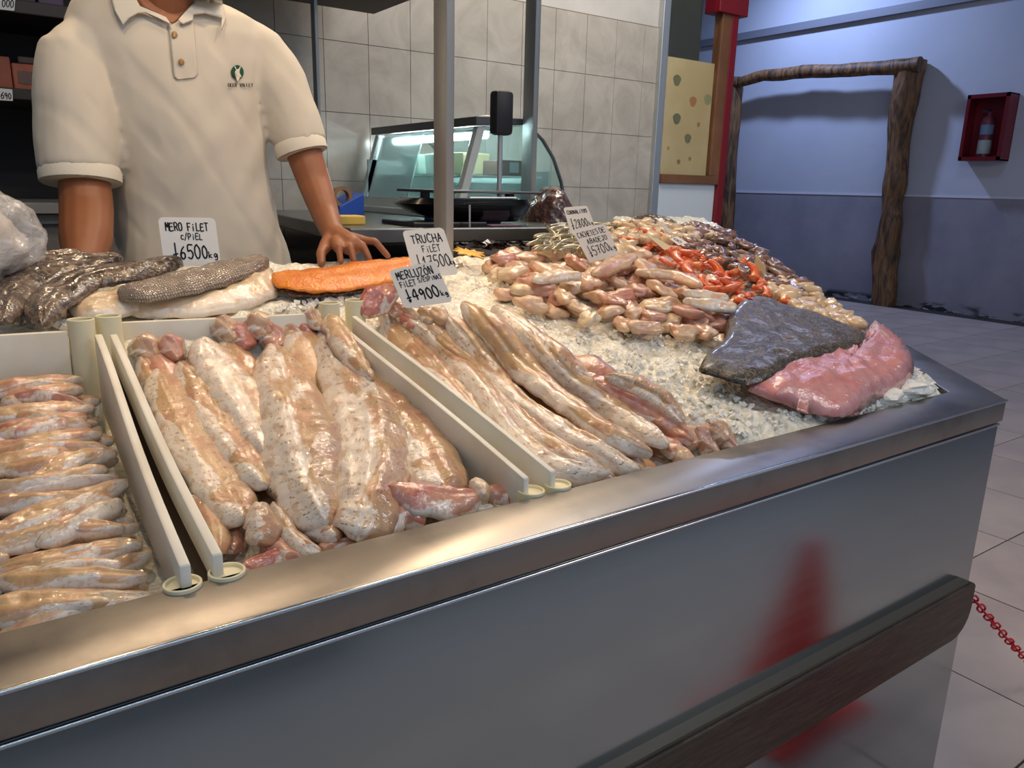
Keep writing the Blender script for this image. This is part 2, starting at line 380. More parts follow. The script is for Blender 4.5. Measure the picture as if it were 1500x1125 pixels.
# ------------------------------------------------------------------ partition: aluminium post, wooden window, white panel, red post
struct(MB().box((3.155, YB-.03, 0), (3.205, YB+.02, ZC)).box((3.205, YB-.015, 0), (3.222, YB+.012, ZC)).build('trim_3', M['alu'], bevel=.003), 'aluminium corner post at the end of the tiled wall')
wn = empty('window_1', (3.22, YB, 1.36)); wn['kind'] = 'structure'; wn['label'] = 'wood framed window with a cream poster behind the glass'
x0, x1 = 3.222, 3.70
MB().box((x0, YB-.03, 1.345), (x1, YB+.03, 1.395)).box((x1-.085, YB-.03, 1.395), (x1, YB+.03, ZC-1.4)).build('window_frame', M['framewood'], wn, bevel=.004)
tp = NT('poster_print'); gp = tp.n('ShaderNodeNewGeometry').outputs['Position']
ce = tp.mix(tp.step(tp.noise(gp, 3, 3), .3, .7), C(196, 172, 128), C(214, 192, 150))
tp.p(Base_Color=ce, Roughness=.5); 
po = MB().box((x0+.01, YB+.004, 1.395), (x1-.085, YB+.010, 2.01)).build('poster', tp.m, wn)
for (dx, dz, r, col) in ((.10, .50, .030, C(120, 116, 84)), (.24, .40, .028, C(176, 120, 80)), (.12, .30, .030, C(116, 116, 88)), (.22, .20, .026, C(122, 120, 90)), (.36, .42, .03, C(150, 150, 112)),
                         (.30, .28, .013, C(180, 120, 80)), (.16, .07, .014, C(150, 120, 84)), (.25, .09, .012, C(150, 130, 90)), (.07, .14, .012, C(196, 150, 90))):
    MB().revolve([(r*q, 0) for q in (1, .001)], (0, 0, 0), 14)
    pm = MB(); pm.prism([(x0+dx+r*math.cos(a)*(1+.15*math.sin(3*a)), YB+.004, 1.395+dz+r*math.sin(a)) for a in np.linspace(0, 6.283, 15)[:-1]], (0, -.001, 0))
    pm.build('printed_shape', simple('print_ink', col, .6), wn)
MB().box((x0+.01, YB-.012, 1.395), (x1-.085, YB-.008, 3.2)).build('pane', M['glass'], wn)
MB().box((x0+.01, YB+.02, 2.01), (x1-.20, YB+.03, 3.2)).build('dark_backing', simple('dark_green_grey', C(60, 62, 60), .6), wn)
struct(MB().box((x0, YB-.01, 0), (x1-.012, YB+.03, 1.345)).build('wall_panel', M['white']), 'smooth white panel below the wooden window')
struct(MB().box((3.69, YB-.035, 0), (3.745, YB+.05, ZC)).box((3.56, YB-.05, 2.27), (3.80, YB+.06, 2.6)).build('trim_4', M['red'], bevel=.004), 'dark red post beside the wooden window with red box on top')

# ------------------------------------------------------------------ rustic log frame on the right wall
def logtube(pts, rads, n=14, seed=0):
    P = [np.array(p, float) for p in pts]; out = []; rr = []
    for i in range(len(P)-1):
        for k in range(5):
            q = k/5; a, b = P[i], P[i+1]; c = a*(1-q)+b*q
            out.append(c+np.array([0, noise.noise(Vector((c[1]*2, c[2]*2, seed))), noise.noise(Vector((c[1]*2, c[2]*2, seed+5)))])*.03)
            r = rads[i]*(1-q)+rads[i+1]*q; rr.append(r*(1+.14*noise.noise(Vector((c[1]*4, c[2]*4, seed+9)))))
    out.append(P[-1]); rr.append(rads[-1])
    m = MB().tube(out, rr, n)
    m.v = [tuple(np.array(v)+np.array([1, 1, 0])*.012*noise.noise(Vector(v)*6)) for v in m.v]; return m
lf = empty('log_frame', (9.25, 6.5, 0)); tag(lf, 'rustic frame of crooked brown logs, two posts and a beam, against the blue wall', 'log frame')
XL = 9.24
logtube([PX(1334, 90, XL), PX(1325, 150, XL), PX(1317, 215, XL), PX(1313, 270, XL), PX(1308, 300, XL), PX(1298, 370, XL), PX(1293, 449, XL-.02)], [.17, .15, .125, .13, .115, .15, .135], seed=1).build('post', M['wood'], lf, smooth=True)
XL2 = 9.2
logtube([PX(1078, 112, XL2), PX(1072, 200, XL2), PX(1066, 280, XL2), PX(1056, 420, XL2)], [.12, .11, .11, .12], seed=2).build('post', M['wood'], lf, smooth=True)
logtube([PX(1060, 125, XL-.1), PX(1120, 111, XL-.1), PX(1190, 106, XL-.1), PX(1260, 102, XL-.1), PX(1348, 94, XL-.1)], [.06, .075, .08, .08, .085], seed=3).build('beam', M['wood'], lf, smooth=True)

# ------------------------------------------------------------------ fire extinguisher cabinet
fc = empty('fire_extinguisher_cabinet', (XW, 4.3, 1.7)); tag(fc, 'red glass-fronted fire extinguisher cabinet hung on the blue wall', 'extinguisher cabinet')
ya, yb, za, zb, xd = 4.07, 4.50, 1.71, 2.40, XW-.22
MB().box((xd+.01, ya, za), (XW, ya+.012, zb)).box((xd+.01, yb-.012, za), (XW, yb, zb)).box((xd+.01, ya, za), (XW, yb, za+.012)).box((xd+.01, ya, zb-.012), (XW, yb, zb)).box((XW-.012, ya, za), (XW, yb, zb)).build('body', M['red'], fc)
MB().box((xd, ya, za), (xd+.014, ya+.035, zb)).box((xd, yb-.035, za), (xd+.014, yb, zb)).box((xd, ya, za), (xd+.014, yb, za+.04)).box((xd, ya, zb-.04), (xd+.014, yb, zb)).build('door_frame', simple('dark_red', C(104, 14, 26), .4), fc)
MB().box((xd+.004, ya+.03, za+.03), (xd+.007, yb-.03, zb-.03)).build('glass_pane', M['glass'], fc)
fe = empty('fire_extinguisher', (XW-.12, 4.29, za+.02)); tag(fe, 'fire extinguisher with pale label standing inside the red wall cabinet', 'fire extinguisher')
ec = (XW-.12, 4.29, za+.014)
MB().revolve([(.055, 0), (.065, .01), (.065, .38), (.05, .43), (.02, .46), (.018, .49)], ec).build('cylinder', simple('extinguisher_body', C(110, 40, 52), .35), fe, smooth=True)
MB().revolve([(.0655, .06), (.0662, .061), (.0662, .20), (.0655, .201)], ec).build('label', simple('pale_label', C(170, 176, 170), .6), fe, smooth=True)
MB().revolve([(.0655, .26), (.0662, .261), (.0662, .36), (.0655, .361)], ec).build('label', simple('blue_grey_label', C(120, 140, 160), .6), fe, smooth=True)
MB().tube([(ec[0], ec[1]-.02, ec[2]+.50), (ec[0]-.02, ec[1]+.08, ec[2]+.52)], .012).tube([(ec[0], ec[1], ec[2]+.48), (ec[0]-.02, ec[1]+.09, ec[2]+.47)], .008).build('valve', M['black'], fe)

# ================================================================== the fish counter
fcn = empty('fish_counter', (0, .65, 0)); tag(fcn, 'stainless steel fish display counter with angled end and dark wooden bumper rail', 'counter')
YF = .653
# outer outline (plan): front left, front right corner, along the angled end, back
A = (-1.6, YF); B = (1.683, YF); Cc = (B[0]+DD[0]*1.98, B[1]+DD[1]*1.98); D_ = (2.72, 2.46); E_ = (2.1, 2.46); F_ = (1.5, 1.78); G_ = (-1.6, 1.78)
outer = [A, B, Cc, D_, E_, F_, G_]
def inset(poly, d):
    n = len(poly); out = []
    for i in range(n):
        p0, p1, p2 = [np.array(poly[k % n], float) for k in (i-1, i, i+1)]
        a = p1-p0; a /= np.linalg.norm(a); b = p2-p1; b /= np.linalg.norm(b)
        na = np.array([-a[1], a[0]]); nb = np.array([-b[1], b[0]])
        k = (na+nb)/(1+na@nb); out.append(tuple(p1+k*d))
    return out
inner = inset(outer, .095)
def ringpanel(name, po, pi, z0, z1, mat, bevel=.004):
    m = MB(); n = len(po)
    V = [(p[0], p[1], z1) for p in po]+[(p[0], p[1], z1) for p in pi]+[(p[0], p[1], z0) for p in po]+[(p[0], p[1], z0) for p in pi]
    F = []
    for i in range(n):
        j = (i+1) % n
        F += [(i, j, n+j, n+i), (i, 2*n+i, 2*n+j, j), (n+i, n+j, 3*n+j, 3*n+i), (2*n+i, 3*n+i, 3*n+j, 2*n+j)]
    m.add(V, F); return m.build(name, mat, fcn, bevel=bevel, seg=3, smooth=True)
ringpanel('rim', outer, inner, RIM-.046, RIM, M['steel_rim'], .0035)
ringpanel('front_panel', inset(outer, .006), inset(outer, .02), .02, RIM-.050, M['steel'], .003)
pol = simple('polished_edge', (.62, .64, .66, 1), .16, 1)  # for thin rods added to catch highlight lines along rim and panel edges
MB().tube([(-1.6, YF-.0005, RIM-.002), (B[0]-.001, YF-.0005, RIM-.002)], .0028, 12).build('rim_edge_bead', pol, fcn, smooth=True)
MB().tube([(-1.6, YF+.004, RIM-.0525), (B[0]-.006, YF+.004, RIM-.0525)], .0026, 12).build('panel_edge_bead', pol, fcn, smooth=True)
# bumper rail with rounded end, along the front only
def railpoly():
    pts = []
    y0 = YF-.028
    return pts
rz0, rz1 = .405, .522
RX = 1.650
prof = [(-1.55, rz0), (RX-.065, rz0)]+[(RX-.065+.065*math.sin(a), rz0+.065-.065*math.cos(a)) for a in np.linspace(.2, 1.57, 7)]+[(RX, rz1-.006), (RX-.006, rz1), (-1.55, rz1)]
MB().prism([(x, YF+.004, z) for x, z in prof], (0, -.026, 0)).build('bumper_rail', M['rail'], fcn, bevel=.005)
MB().box((-1.55, YF-.014, rz1), (RX-.02, YF+.006, rz1+.006)).build('rail_capping', simple('rail_silicone', C(86, 78, 64), .45), fcn)
MB().box((-1.5, .75, 0), (1.5, 1.70, .6)).build('base_cabinet', M['darkcab'], fcn)
# metal tray bottom below the ice
MB().prism([(p[0], p[1], .84) for p in inner], (0, 0, .02)).build('well_bottom', M['steel'], fcn)

# ice bed
def inside(poly, x, y):
    c = False; n = len(poly)
    for i in range(n):
        x1_, y1_ = poly[i]; x2_, y2_ = poly[i-1]
        if (y1_ > y) != (y2_ > y) and x < (x2_-x1_)*(y-y1_)/(y2_-y1_)+x1_: c = not c
    return c
zr, zf = 1.075, .930
gaps = [((PZ(141, 489, zr), PZ(281, 850, zf)), (PZ(163, 489, zr), PZ(326, 832, zf))), ((PZ(484, 462, zr), PZ(786, 716, zf)), (PZ(520, 462, zr), PZ(826, 704, zf)))]
st = .0125; icepoly = inset(inner, -.002)
xs = np.arange(-.65, 3.1, st); ys = np.arange(.74, 2.45, st); idx = {}; V = []; F = []
for i, x in enumerate(xs):
    for j, y in enumerate(ys):
        if inside(icepoly, x, y):
            idx[i, j] = len(V)
            zz = S(x, y)+.014*noise.noise(Vector((x*22, y*22, 0)))+.006*noise.noise(Vector((x*70, y*70, 3)))-.008
            for ba, bb in gaps:
                q = (y-ba[0][1])/(ba[1][1]-ba[0][1])
                if -.05 < q < 1.05:
                    xl = ba[0][0]*(1-q)+ba[1][0]*q; xr = bb[0][0]*(1-q)+bb[1][0]*q
                    if xl-.004 < x < xr+.004: zz = .872
            V.append((x+.003*noise.noise(Vector((x*90, y*90, 7))), y, max(zz, .87)))
for (i, j) in idx:
    if (i+1, j) in idx and (i, j+1) in idx and (i+1, j+1) in idx: F.append((idx[i, j], idx[i+1, j], idx[i+1, j+1], idx[i, j+1]))
tag(link('crushed_ice', mesh('crushed_ice', V, F), M['ice'], smooth=True), 'bed of crushed ice filling the counter around the fish', 'ice', kind='stuff')
# loose ice chunks
def chunk_mesh():
    cb = MB(); regs = [([(640, 405), (735, 385), (800, 470), (1030, 500), (1025, 545), (1090, 590), (1200, 612), (1090, 640), (960, 590), (850, 510), (740, 440)], 450, .0045),
        ([(1200, 612), (1290, 590), (1345, 545), (1372, 570), (1300, 592), (1210, 615)], 220, .007), ([(1120, 415), (1200, 440), (1300, 490), (1345, 512), (1290, 486), (1200, 462)], 260, .007),
        ([(395, 455), (440, 440), (600, 425), (560, 436), (440, 458)], 90, .006), ([(0, 440), (95, 450), (100, 480), (0, 480)], 40, .007)]
    for poly, n, sz in regs:
        bx = [p[0] for p in poly]; by = [p[1] for p in poly]; k = 0
        while k < n:
            px, py = random.uniform(min(bx), max(bx)), random.uniform(min(by), max(by))
            if not inside(poly, px, py): continue
            k += 1; p = hit(px, py, -.003)
            if not inside(inner, p[0], p[1]): continue
            r = sz*random.uniform(.5, 1.3)
            a = np.array([[random.gauss(0, 1) for _ in range(3)] for _ in range(3)]); q, _ = np.linalg.qr(a)
            base = [(-1, -1, -1), (1, -1, -1), (1, 1, -1), (-1, 1, -1), (-1, -1, 1), (1, -1, 1), (1, 1, 1), (-1, 1, 1)]
            vv = [p+q@(np.array(b)*r*np.array([1, .8, .6])*random.uniform(.7, 1.15)) for b in base]
            cb.add(vv, [(3, 2, 1, 0), (4, 5, 6, 7), (0, 1, 5, 4), (1, 2, 6, 5), (2, 3, 7, 6), (3, 0, 4, 7)])
    return cb
cm_ = chunk_mesh(); tag(link('ice_chunks', mesh('ice_chunks', cm_.v, cm_.f), M['ice_chunk']), 'loose chunks of melting ice lying on the ice bed', 'ice', kind='stuff')
# clear block at the front right corner
for (pp, r, lab) in (((1330, 568), .030, 'clear lump of ice at the front right corner of counter'), ((1352, 572), .018, 'small pointed lump of ice nearest the steel corner'), ((1300, 580), .026, 'grey lump of melting ice under the pink fillet')):
    bm = bmesh.new(); bmesh.ops.create_icosphere(bm, subdivisions=3, radius=r)
    p = hit(*pp, .004)
    for v in bm.verts:
        v.co *= 1+.35*noise.noise(v.co*60+Vector((pp[0], 0, 0))); v.co.z *= .6; v.co.x *= 1.5
    me = bpy.data.meshes.new('ice_lump'); bm.to_mesh(me); bm.free(); o = link('ice_lump', me, M['ice_chunk'], smooth=False); o.location = tuple(p); tag(o, lab, 'ice')

# ------------------------------------------------------------------ white plastic tray frames
def board(name, a, b, ha, hb, th, parent, lean=0):
    a, b = np.array(a, float), np.array(b, float); d = b-a; d[2] = 0; d /= np.linalg.norm(d); n = np.array([-d[1], d[0], 0])*th/2
    m = MB(); N = 10; V = []; F = []
    for i in range(N+1):
        q = i/N; c = a*(1-q)+b*q; h = ha*(1-q)+hb*q
        wob = .0025*math.sin(q*5+a[0]*9); c = c+n/np.linalg.norm(n)*wob
        V += [c+n, c-n, c-n-np.array([0, 0, h]), c+n-np.array([0, 0, h])]
    for i in range(N):
        for k in range(4): F.append((4*i+k, 4*i+(k+1) % 4, 4*i+4+(k+1) % 4, 4*i+4+k))
    F += [(3, 2, 1, 0), tuple(4*N+k for k in range(4))]
    return m.add(V, F).build(name, M['white_plastic'], parent, bevel=.0025, smooth=True)
def ptube(p, h, parent, r=.0185, filled=False):
    wl = .0028; pr = [(r, -h), (r, -.0008), (r-.0008, 0), (r-wl+.0008, 0), (r-wl, -.0008), (r-wl, -.05 if not filled else -.004), (.0005, -.05 if not filled else -.004)]
    return MB().revolve(pr, p, 28).build('corner_tube', M['tube_plastic'], parent, smooth=True)
T1 = empty('tray_frame', (0, 1.3, .95)); tag(T1, 'white board frame around the heap of small fillets at left', 'tray frame')
T2 = empty('tray_frame', (.4, 1.3, .95)); tag(T2, 'white board frame around the large fillets in the middle', 'tray frame')
T3 = empty('tray_frame', (.7, 1.3, .95)); tag(T3, 'white board and tubes left of the long merluzon fillets', 'tray frame')
board('side_board', PZ(141, 489, zr), PZ(271, 828, zf+.004), .12, .06, .011, T1)
board('side_board', PZ(163, 489, zr), PZ(318, 812, zf+.004), .045, .035, .011, T2)
lw = board('lower_wall', PZ(163, 489, zr)-np.array([0, 0, .046]), PZ(318, 812, zf)-np.array([0, 0, .036]), .10, .03, .009, T2); lw.data.materials[0] = simple('brown_tray_wall', C(74, 56, 42), .6); lw['label'] = 'dark brown board added to darken the gap'  # dark board added below the plank, its brown carrying the gap's shade
board('side_board', PZ(484, 462, zr), PZ(772, 700, zf+.004), .12, .06, .010, T2)
board('side_board', PZ(520, 462, zr), PZ(812, 690, zf+.004), .12, .06, .010, T3)
board('back_board', PZ(-140, 500, zr+.004), PZ(98, 484, zr+.004), .12, .12, .012, T1)
board('back_board', PZ(178, 472, zr+.004), PZ(470, 458, zr+.004), .12, .12, .012, T2)
ptube(PZ(118, 467, 1.095), .12, T1); ptube(PZ(158, 462, 1.095), .12, T2)
ptube(PZ(267, 853, .914), .04, T1, filled=True); ptube(PZ(332, 835, .914), .04, T2, filled=True)
ptube(PZ(482, 443, 1.095), .10, T2); ptube(PZ(520, 439, 1.095), .10, T3)
ptube(PZ(778, 717, .914), .04, T2, filled=True); ptube(PZ(817, 708, .914), .04, T3, filled=True)

# ================================================================== fish
F_BEIGE = flesh('hake_flesh', C(212, 172, 130), C(202, 146, 114), white=.35, chev=.5, fleck=.25)
F_WHITE = flesh('hake_silver_side', C(208, 168, 128), C(204, 150, 118), white=.92, chev=.8, fleck=.8, wcol=C(236, 224, 208))
F_HALF = flesh('hake_half_silver', C(206, 166, 122), C(200, 140, 108), white=.66, chev=1.0, fleck=.55)
F_SILK = flesh('hake_smooth_membrane', C(222, 190, 160), C(214, 164, 138), white=1.25, chev=.25, fleck=.35, wcol=C(240, 230, 216))
F_PINK = flesh('pink_flesh', C(216, 156, 130), C(198, 112, 96), white=.12, chev=.2)
F_RED = flesh('red_pink_flesh', C(206, 128, 104), C(178, 78, 66), white=.3, chev=.5)
F_SMALL = flesh('small_fillet_flesh', C(216, 176, 132), C(206, 146, 114), white=.40, chev=.35, nch=12)
F_SMALLP = flesh('small_pink_fillet_flesh', C(212, 156, 126), C(200, 130, 108), white=.25, chev=.25, nch=12)
F_SMALLW = flesh('small_pale_fillet_flesh', C(226, 196, 160), C(214, 160, 130), white=.8, chev=.5, nch=12)
F_CHEEK = [flesh('cheek_flesh', C(230, 192, 156), C(222, 164, 134), chev=0), flesh('pale_cheek_flesh', C(234, 208, 176), C(228, 182, 150), chev=0, white=.3),
           flesh('rosy_cheek_flesh', C(222, 168, 144), C(208, 130, 110), chev=0)]
F_TROUT = (lambda t: (lambda u, v, o: t.p(Base_Color=t.mix(t.math('MULTIPLY', .35, t.step(t.math('SINE', t.math('ADD', t.math('MULTIPLY', u, 190.0), t.math('MULTIPLY', t.math('ABSOLUTE', t.math('SUBTRACT', v, .5)), 14.0))), .5, 1.0)),
        t.mix(t.step(t.noise(o, 30, 4), .35, .7), C(240, 138, 4), C(234, 118, 2)), C(244, 168, 50)), Roughness=.3, Coat_Weight=.6, Coat_Roughness=.12,
        Normal=t.bump(t.noise(o, 180, 4), .7, .004), Coat_Normal=t.bump(t.noise(o, 180, 4), .7, .004), Subsurface_Weight=.1, Subsurface_Radius=(.02, .006, .002)).m)(t.sep(t.uv())[0], t.sep(t.uv())[1], t.obj()))(NT('orange_trout_flesh'))
SK_BROWN = skin_mat('brown_grouper_skin', C(58, 46, 40), C(112, 94, 80), 160, .3)
SK_SCALE = skin_mat('scaled_silver_brown_skin', C(146, 128, 110), C(182, 162, 142), 160, .25, vcell=84)
SK_DARK = (lambda t: (lambda o: t.p(Base_Color=t.mix(t.math('MULTIPLY', t.step(t.noise(t.scale(o, (1, 1, 1)), 95, 4, .7, 2.0), .50, .55), .75), t.mix(t.step(t.noise(o, 14, 4), .35, .65), C(44, 37, 28), C(66, 55, 42)), C(124, 112, 92)),
        Roughness=.45, Coat_Weight=.3, Coat_Roughness=.15, Normal=t.bump(t.noise(o, 190, 4), .6, .0025, t.bump(t.noise(o, 40, 3), .2, .004))).m)(t.obj()))(NT('dark_flatfish_skin'))
F_RAY = flesh('pink_ray_flesh', C(230, 158, 156), C(216, 130, 130), white=.15, chev=0, wcol=C(230, 190, 176))
M_SILVER = simple('silver_anchovy_skin', C(190, 180, 150), .22, .55, .4, var=.35, vscale=60)
M_PRAWN = (lambda t: t.p(Base_Color=t.mix(t.step(t.noise(t.obj(), 60, 3), .35, .7), C(222, 84, 26), C(226, 136, 80)), Roughness=.25, Coat_Weight=.6, Subsurface_Weight=.1, Subsurface_Radius=(.01, .004, .002)).m)(NT('orange_prawn_shell'))
M_SQUID = simple('grey_brown_squid', C(138, 104, 88), .25, 0, .7, bump=.4, bscale=90, var=.45, vscale=26)
M_PALE = simple('pale_shellfish_flesh', C(220, 190, 150), .3, 0, .6, bump=.4, bscale=90, var=.22, vscale=26)

def catmull(P, n):
    P = [np.array(p, float) for p in P]; P = [2*P[0]-P[1]]+P+[2*P[-1]-P[-2]]; out = []
    m = len(P)-3
    for i in range(n):
        t = i/(n-1)*m; k = min(int(t), m-1); t -= k
        a, b, c, d = P[k:k+4]
        out.append(.5*((2*b)+(-a+c)*t+(2*a-5*b+4*c-d)*t*t+(-a+3*b-3*c+d)*t**3))
    return np.array(out)
def fillet_mesh(name, pts, W, T, nu=64, nv=18, ridge=0.0, nr=26, seed=0.0, droop=.55, lump=.0035, origin=None, tail=.32, head=.42, flat=3.2, edge=0.12, up=None, twist=0):
    """domed strip of flesh along a curve. W: widths, T: thicknesses (metres) at even stations"""
    c = catmull(pts, nu); us = np.linspace(0, 1, nu)
    Wf = np.interp(us, np.linspace(0, 1, len(W)), W); Tf = np.interp(us, np.linspace(0, 1, len(T)), T)
    endp = np.clip(us/.10, 0, 1)**head*np.clip((1-us)/.12, 0, 1)**tail
    V = []; UV = []; org = c[nu//2] if origin is None else np.array(origin)
    tg = np.gradient(c, axis=0); tg /= np.linalg.norm(tg, axis=1)[:, None]+1e-9
    for i in range(nu):
        nrm = Snorm(c[i][0], c[i][1]) if up is None else np.array(up, float)
        sd = np.cross(tg[i], nrm); sd /= np.linalg.norm(sd); nn = np.cross(sd, tg[i])
        w_ = Wf[i]*endp[i]/2*(1+.10*noise.noise(Vector((us[i]*5, seed, 1))))+.0006; th = Tf[i]*(.25+.75*endp[i])
        for k in range(nv):
            v = -1+2*k/(nv-1); av = abs(v)
            h = th*(.62*(1-av**flat)**.6+.38*(1-av**2)-.16*math.exp(-((v+.04)/.13)**2)+.10*math.sin(v*5+seed+us[i]*4)*(1-av**2))
            h += ridge*math.sin(2*math.pi*(us[i]*nr+av*1.4)+3*noise.noise(Vector((us[i]*6, v*2, seed))))*(1-av**4)*(1 if av > .12 else .3)
            h -= ridge*1.3*math.exp(-(v/.08)**2)
            p = c[i]+sd*w_*v+nn*(h-droop*th*av**2)
            q = Vector(p*34)+Vector((seed*3, 0, 0))
            p = p+nn*lump*(noise.noise(q)+.5*noise.noise(q*2.7))+sd*lump*.8*noise.noise(q*1.3+Vector((5, 5, 5)))*(.3+av)
            V.append(p); UV.append((us[i], (v+1)/2))
        for k in range(nv-2, 0, -1):
            v = -1+2*k/(nv-1); av = abs(v)
            V.append(c[i]+sd*w_*v*.93-nn*(th*edge+droop*th*av**2+th*.3*(1-av**2))); UV.append((us[i], (v+1)/2))
    m = 2*nv-2; F = []
    for i in range(nu-1):
        for k in range(m): F.append((i*m+k, i*m+(k+1) % m, (i+1)*m+(k+1) % m, (i+1)*m+k))
    F += [tuple(range(m))[::-1], tuple((nu-1)*m+k for k in range(m))]
    V = np.array(V)-org
    me = mesh(name, V, F, UV); me.polygons.foreach_set('use_smooth', [True]*len(me.polygons))
    return me, org
sd_ = [0]
def fillet(px, wpx, tk, mat, label, lifts=0.02, group=None, name='fish_fillet', cat='fish fillet', wmul=1.0, **kw):
    """px: pixel path down the fillet, wpx widths in pixels, tk thickness (m)"""
    sd_[0] += 1.37
    if not hasattr(lifts, '__len__'): lifts = [lifts]*len(px)
    P = [hit(x, y, l) for (x, y), l in zip(px, lifts)]
    ds = np.interp(np.linspace(0, 1, len(wpx)), np.linspace(0, 1, len(P)), [depth(p) for p in P])
    W = [a*d/1164*wmul*1.12 for a, d in zip(wpx, ds)]
    T = tk if hasattr(tk, '__len__') else [tk*.62]*3
    me, org = fillet_mesh(name, P, W, T, seed=sd_[0], **kw); me.materials.append(mat)
    o = bpy.data.objects.new(name, me); COL.objects.link(o); o.location = tuple(org)
    tag(o, label, cat, group); return o

# ---- middle tray: large fillets
G2 = 'large fillets in the middle tray'
# bottom layer covers the tray floor
fillet([(222, 515), (262, 600), (300, 700), (345, 810)], [40, 70, 66, 50], .02, F_PINK, 'pinkish fillet lowest in the middle tray, along the white side board', .012, G2)
fillet([(330, 500), (370, 600), (420, 720), (450, 800)], [60, 100, 100, 60], .02, F_BEIGE, 'beige fillet buried lowest under the big central fillet', .008, G2)
fillet([(440, 480), (500, 600), (560, 700), (640, 745)], [80, 130, 130, 80], .02, F_BEIGE, 'wide beige fillet buried under the right half of middle tray', .010, G2)
fillet([(205, 520), (235, 575), (262, 640), (292, 710), (312, 770), (322, 812)], [30, 46, 48, 50, 44, 26], .016, F_BEIGE, 'narrow beige ribbed fillet leftmost in the middle tray against the board', .026, G2, ridge=.0003)
fillet([(228, 540), (252, 585), (278, 640), (318, 700), (345, 745), (362, 765)], [44, 62, 76, 78, 66, 40], .02, F_HALF, 'second fillet from left in middle tray, white patches turning red at its lower end', .036, G2, ridge=.0005)
fillet([(262, 530), (296, 575), (330, 630), (362, 680), (392, 715)], [34, 62, 66, 60, 40], .02, F_HALF, 'third fillet from left in middle tray, white and ribbed with pink top edge', .040, G2, ridge=.0005)
fillet([(292, 497), (322, 540), (352, 588), (378, 640), (390, 668)], [50, 68, 66, 50, 26], .02, F_SILK, 'smooth white fillet with few dark flecks and folded top end', [.052, .052, .05, .046, .044], G2, flat=4)
fillet([(398, 508), (416, 560), (436, 625), (446, 690), (462, 745), (478, 775)], [50, 88, 112, 108, 78, 46], .03, F_WHITE, 'big central fillet, broadest in the tray, white left half and beige right half', [.046, .050, .052, .05, .042, .034], G2, ridge=.0005, nu=90, nv=26, nr=30)
fillet([(474, 480), (500, 530), (534, 590), (546, 650), (540, 720), (528, 772), (522, 792)], [40, 72, 110, 112, 96, 78, 40], .026, F_WHITE, 'long blue-white fillet with dark dashes right of the central fillet', [.046]*5+[.04, .03], G2, ridge=.0004, nu=90, nv=24, nr=30)
fillet([(500, 500), (552, 560), (590, 610), (620, 660), (640, 700), (650, 722)], [40, 66, 90, 104, 96, 60], .022, F_HALF, 'ribbed tan fillet with herringbone marks against the right board of middle tray', [.038]*6, G2, ridge=.0003, nu=80, nr=26)
fillet([(482, 462), (502, 492), (524, 528), (545, 556)], [26, 44, 34, 16], .016, F_BEIGE, 'orange-beige tail piece folded over the top end of the tray board', [.085, .080, .07, .062], G2, droop=.9)
fillet([(452, 452), (462, 470), (478, 482)], [18, 26, 16], .012, F_BEIGE, 'thin curled flap of flesh standing beside the ivory tube', [.08, .075, .07], G2, nu=24)
fillet([(378, 742), (384, 768), (376, 800)], [30, 52, 34], .018, F_WHITE, 'short glittering white flap low in the middle tray beside the central fillet', [.046, .044, .03], G2, nu=40)
fillet([(400, 735), (424, 778), (446, 800), (470, 812)], [20, 26, 30, 22], .012, F_WHITE, 'thin white twisted strip at the lower edge of middle tray', .034, G2, nu=40)
fillet([(350, 838), (390, 822), (430, 812), (456, 812)], [22, 36, 30, 12], .018, F_RED, 'raw red piece at the steel rim beside the ivory tube', .016, G2, nu=40)
fillet([(392, 790), (420, 806), (446, 822)], [26, 34, 20], .014, F_PINK, 'pink strip tucked between the red piece and the white strip', .024, G2, nu=36)
fillet([(455, 745), (474, 770), (494, 792)], [50, 52, 26], .016, F_HALF, 'folded end flap under the tip of the central fillet', .03, G2, nu=36)
fillet([(520, 770), (565, 752), (600, 752), (622, 768)], [44, 66, 54, 24], .018, F_PINK, 'pale pink chunk at the foot of the long blue-white fillet', .028, G2, nu=40)
fillet([(564, 716), (610, 726), (660, 732), (704, 730)], [24, 66, 66, 30], .02, F_PINK, 'smooth pink folded piece lying along the steel rim', [.05, .042, .034, .026], G2, nu=50, flat=3)
fillet([(680, 738), (700, 746), (722, 744)], [18, 20, 14], .012, F_SILK, 'small white tip sticking out over the steel rim', [.022, .02, .016], G2, nu=24)
fillet([(690, 706), (704, 716), (706, 732)], [20, 28, 18], .016, F_SMALLW, 'small pale knob between the pink pieces at the rim', .036, G2, nu=24)
fillet([(706, 724), (735, 722), (762, 726)], [26, 42, 22], .016, F_PINK, 'rightmost pink piece in the middle tray beside the board tip', .022, G2, nu=30)
fillet([(466, 806), (490, 800), (520, 796)], [22, 30, 20], .014, F_PINK, 'small translucent pink piece at the rim under the central fillet', .018, G2, nu=30)
lumps = [(212, 508, 46, 'leftmost beige lump'), (250, 508, 40, 'dusky pink lump'), (330, 480, 40, 'coral lump'), (352, 492, 50, 'rounded peach lump'), (378, 474, 44, 'ragged reddish lump'), (398, 490, 48, 'tan lump'), (428, 492, 48, 'pale peach lump'), (452, 486, 44, 'rosy beige lump')]
for k, (x, y, w_, lb) in enumerate(lumps):
    fillet([(x-14, y-14), (x, y), (x+12, y+22)], [w_*.6, w_, w_*.6], .022, [F_BEIGE, F_PINK, F_SMALL, F_RED][k % 4], lb+' of flesh at the back board of the middle tray', .038, 'flesh lumps along the back board', nu=28, nv=14, lump=.003, name='flesh_lump', cat='fish piece')

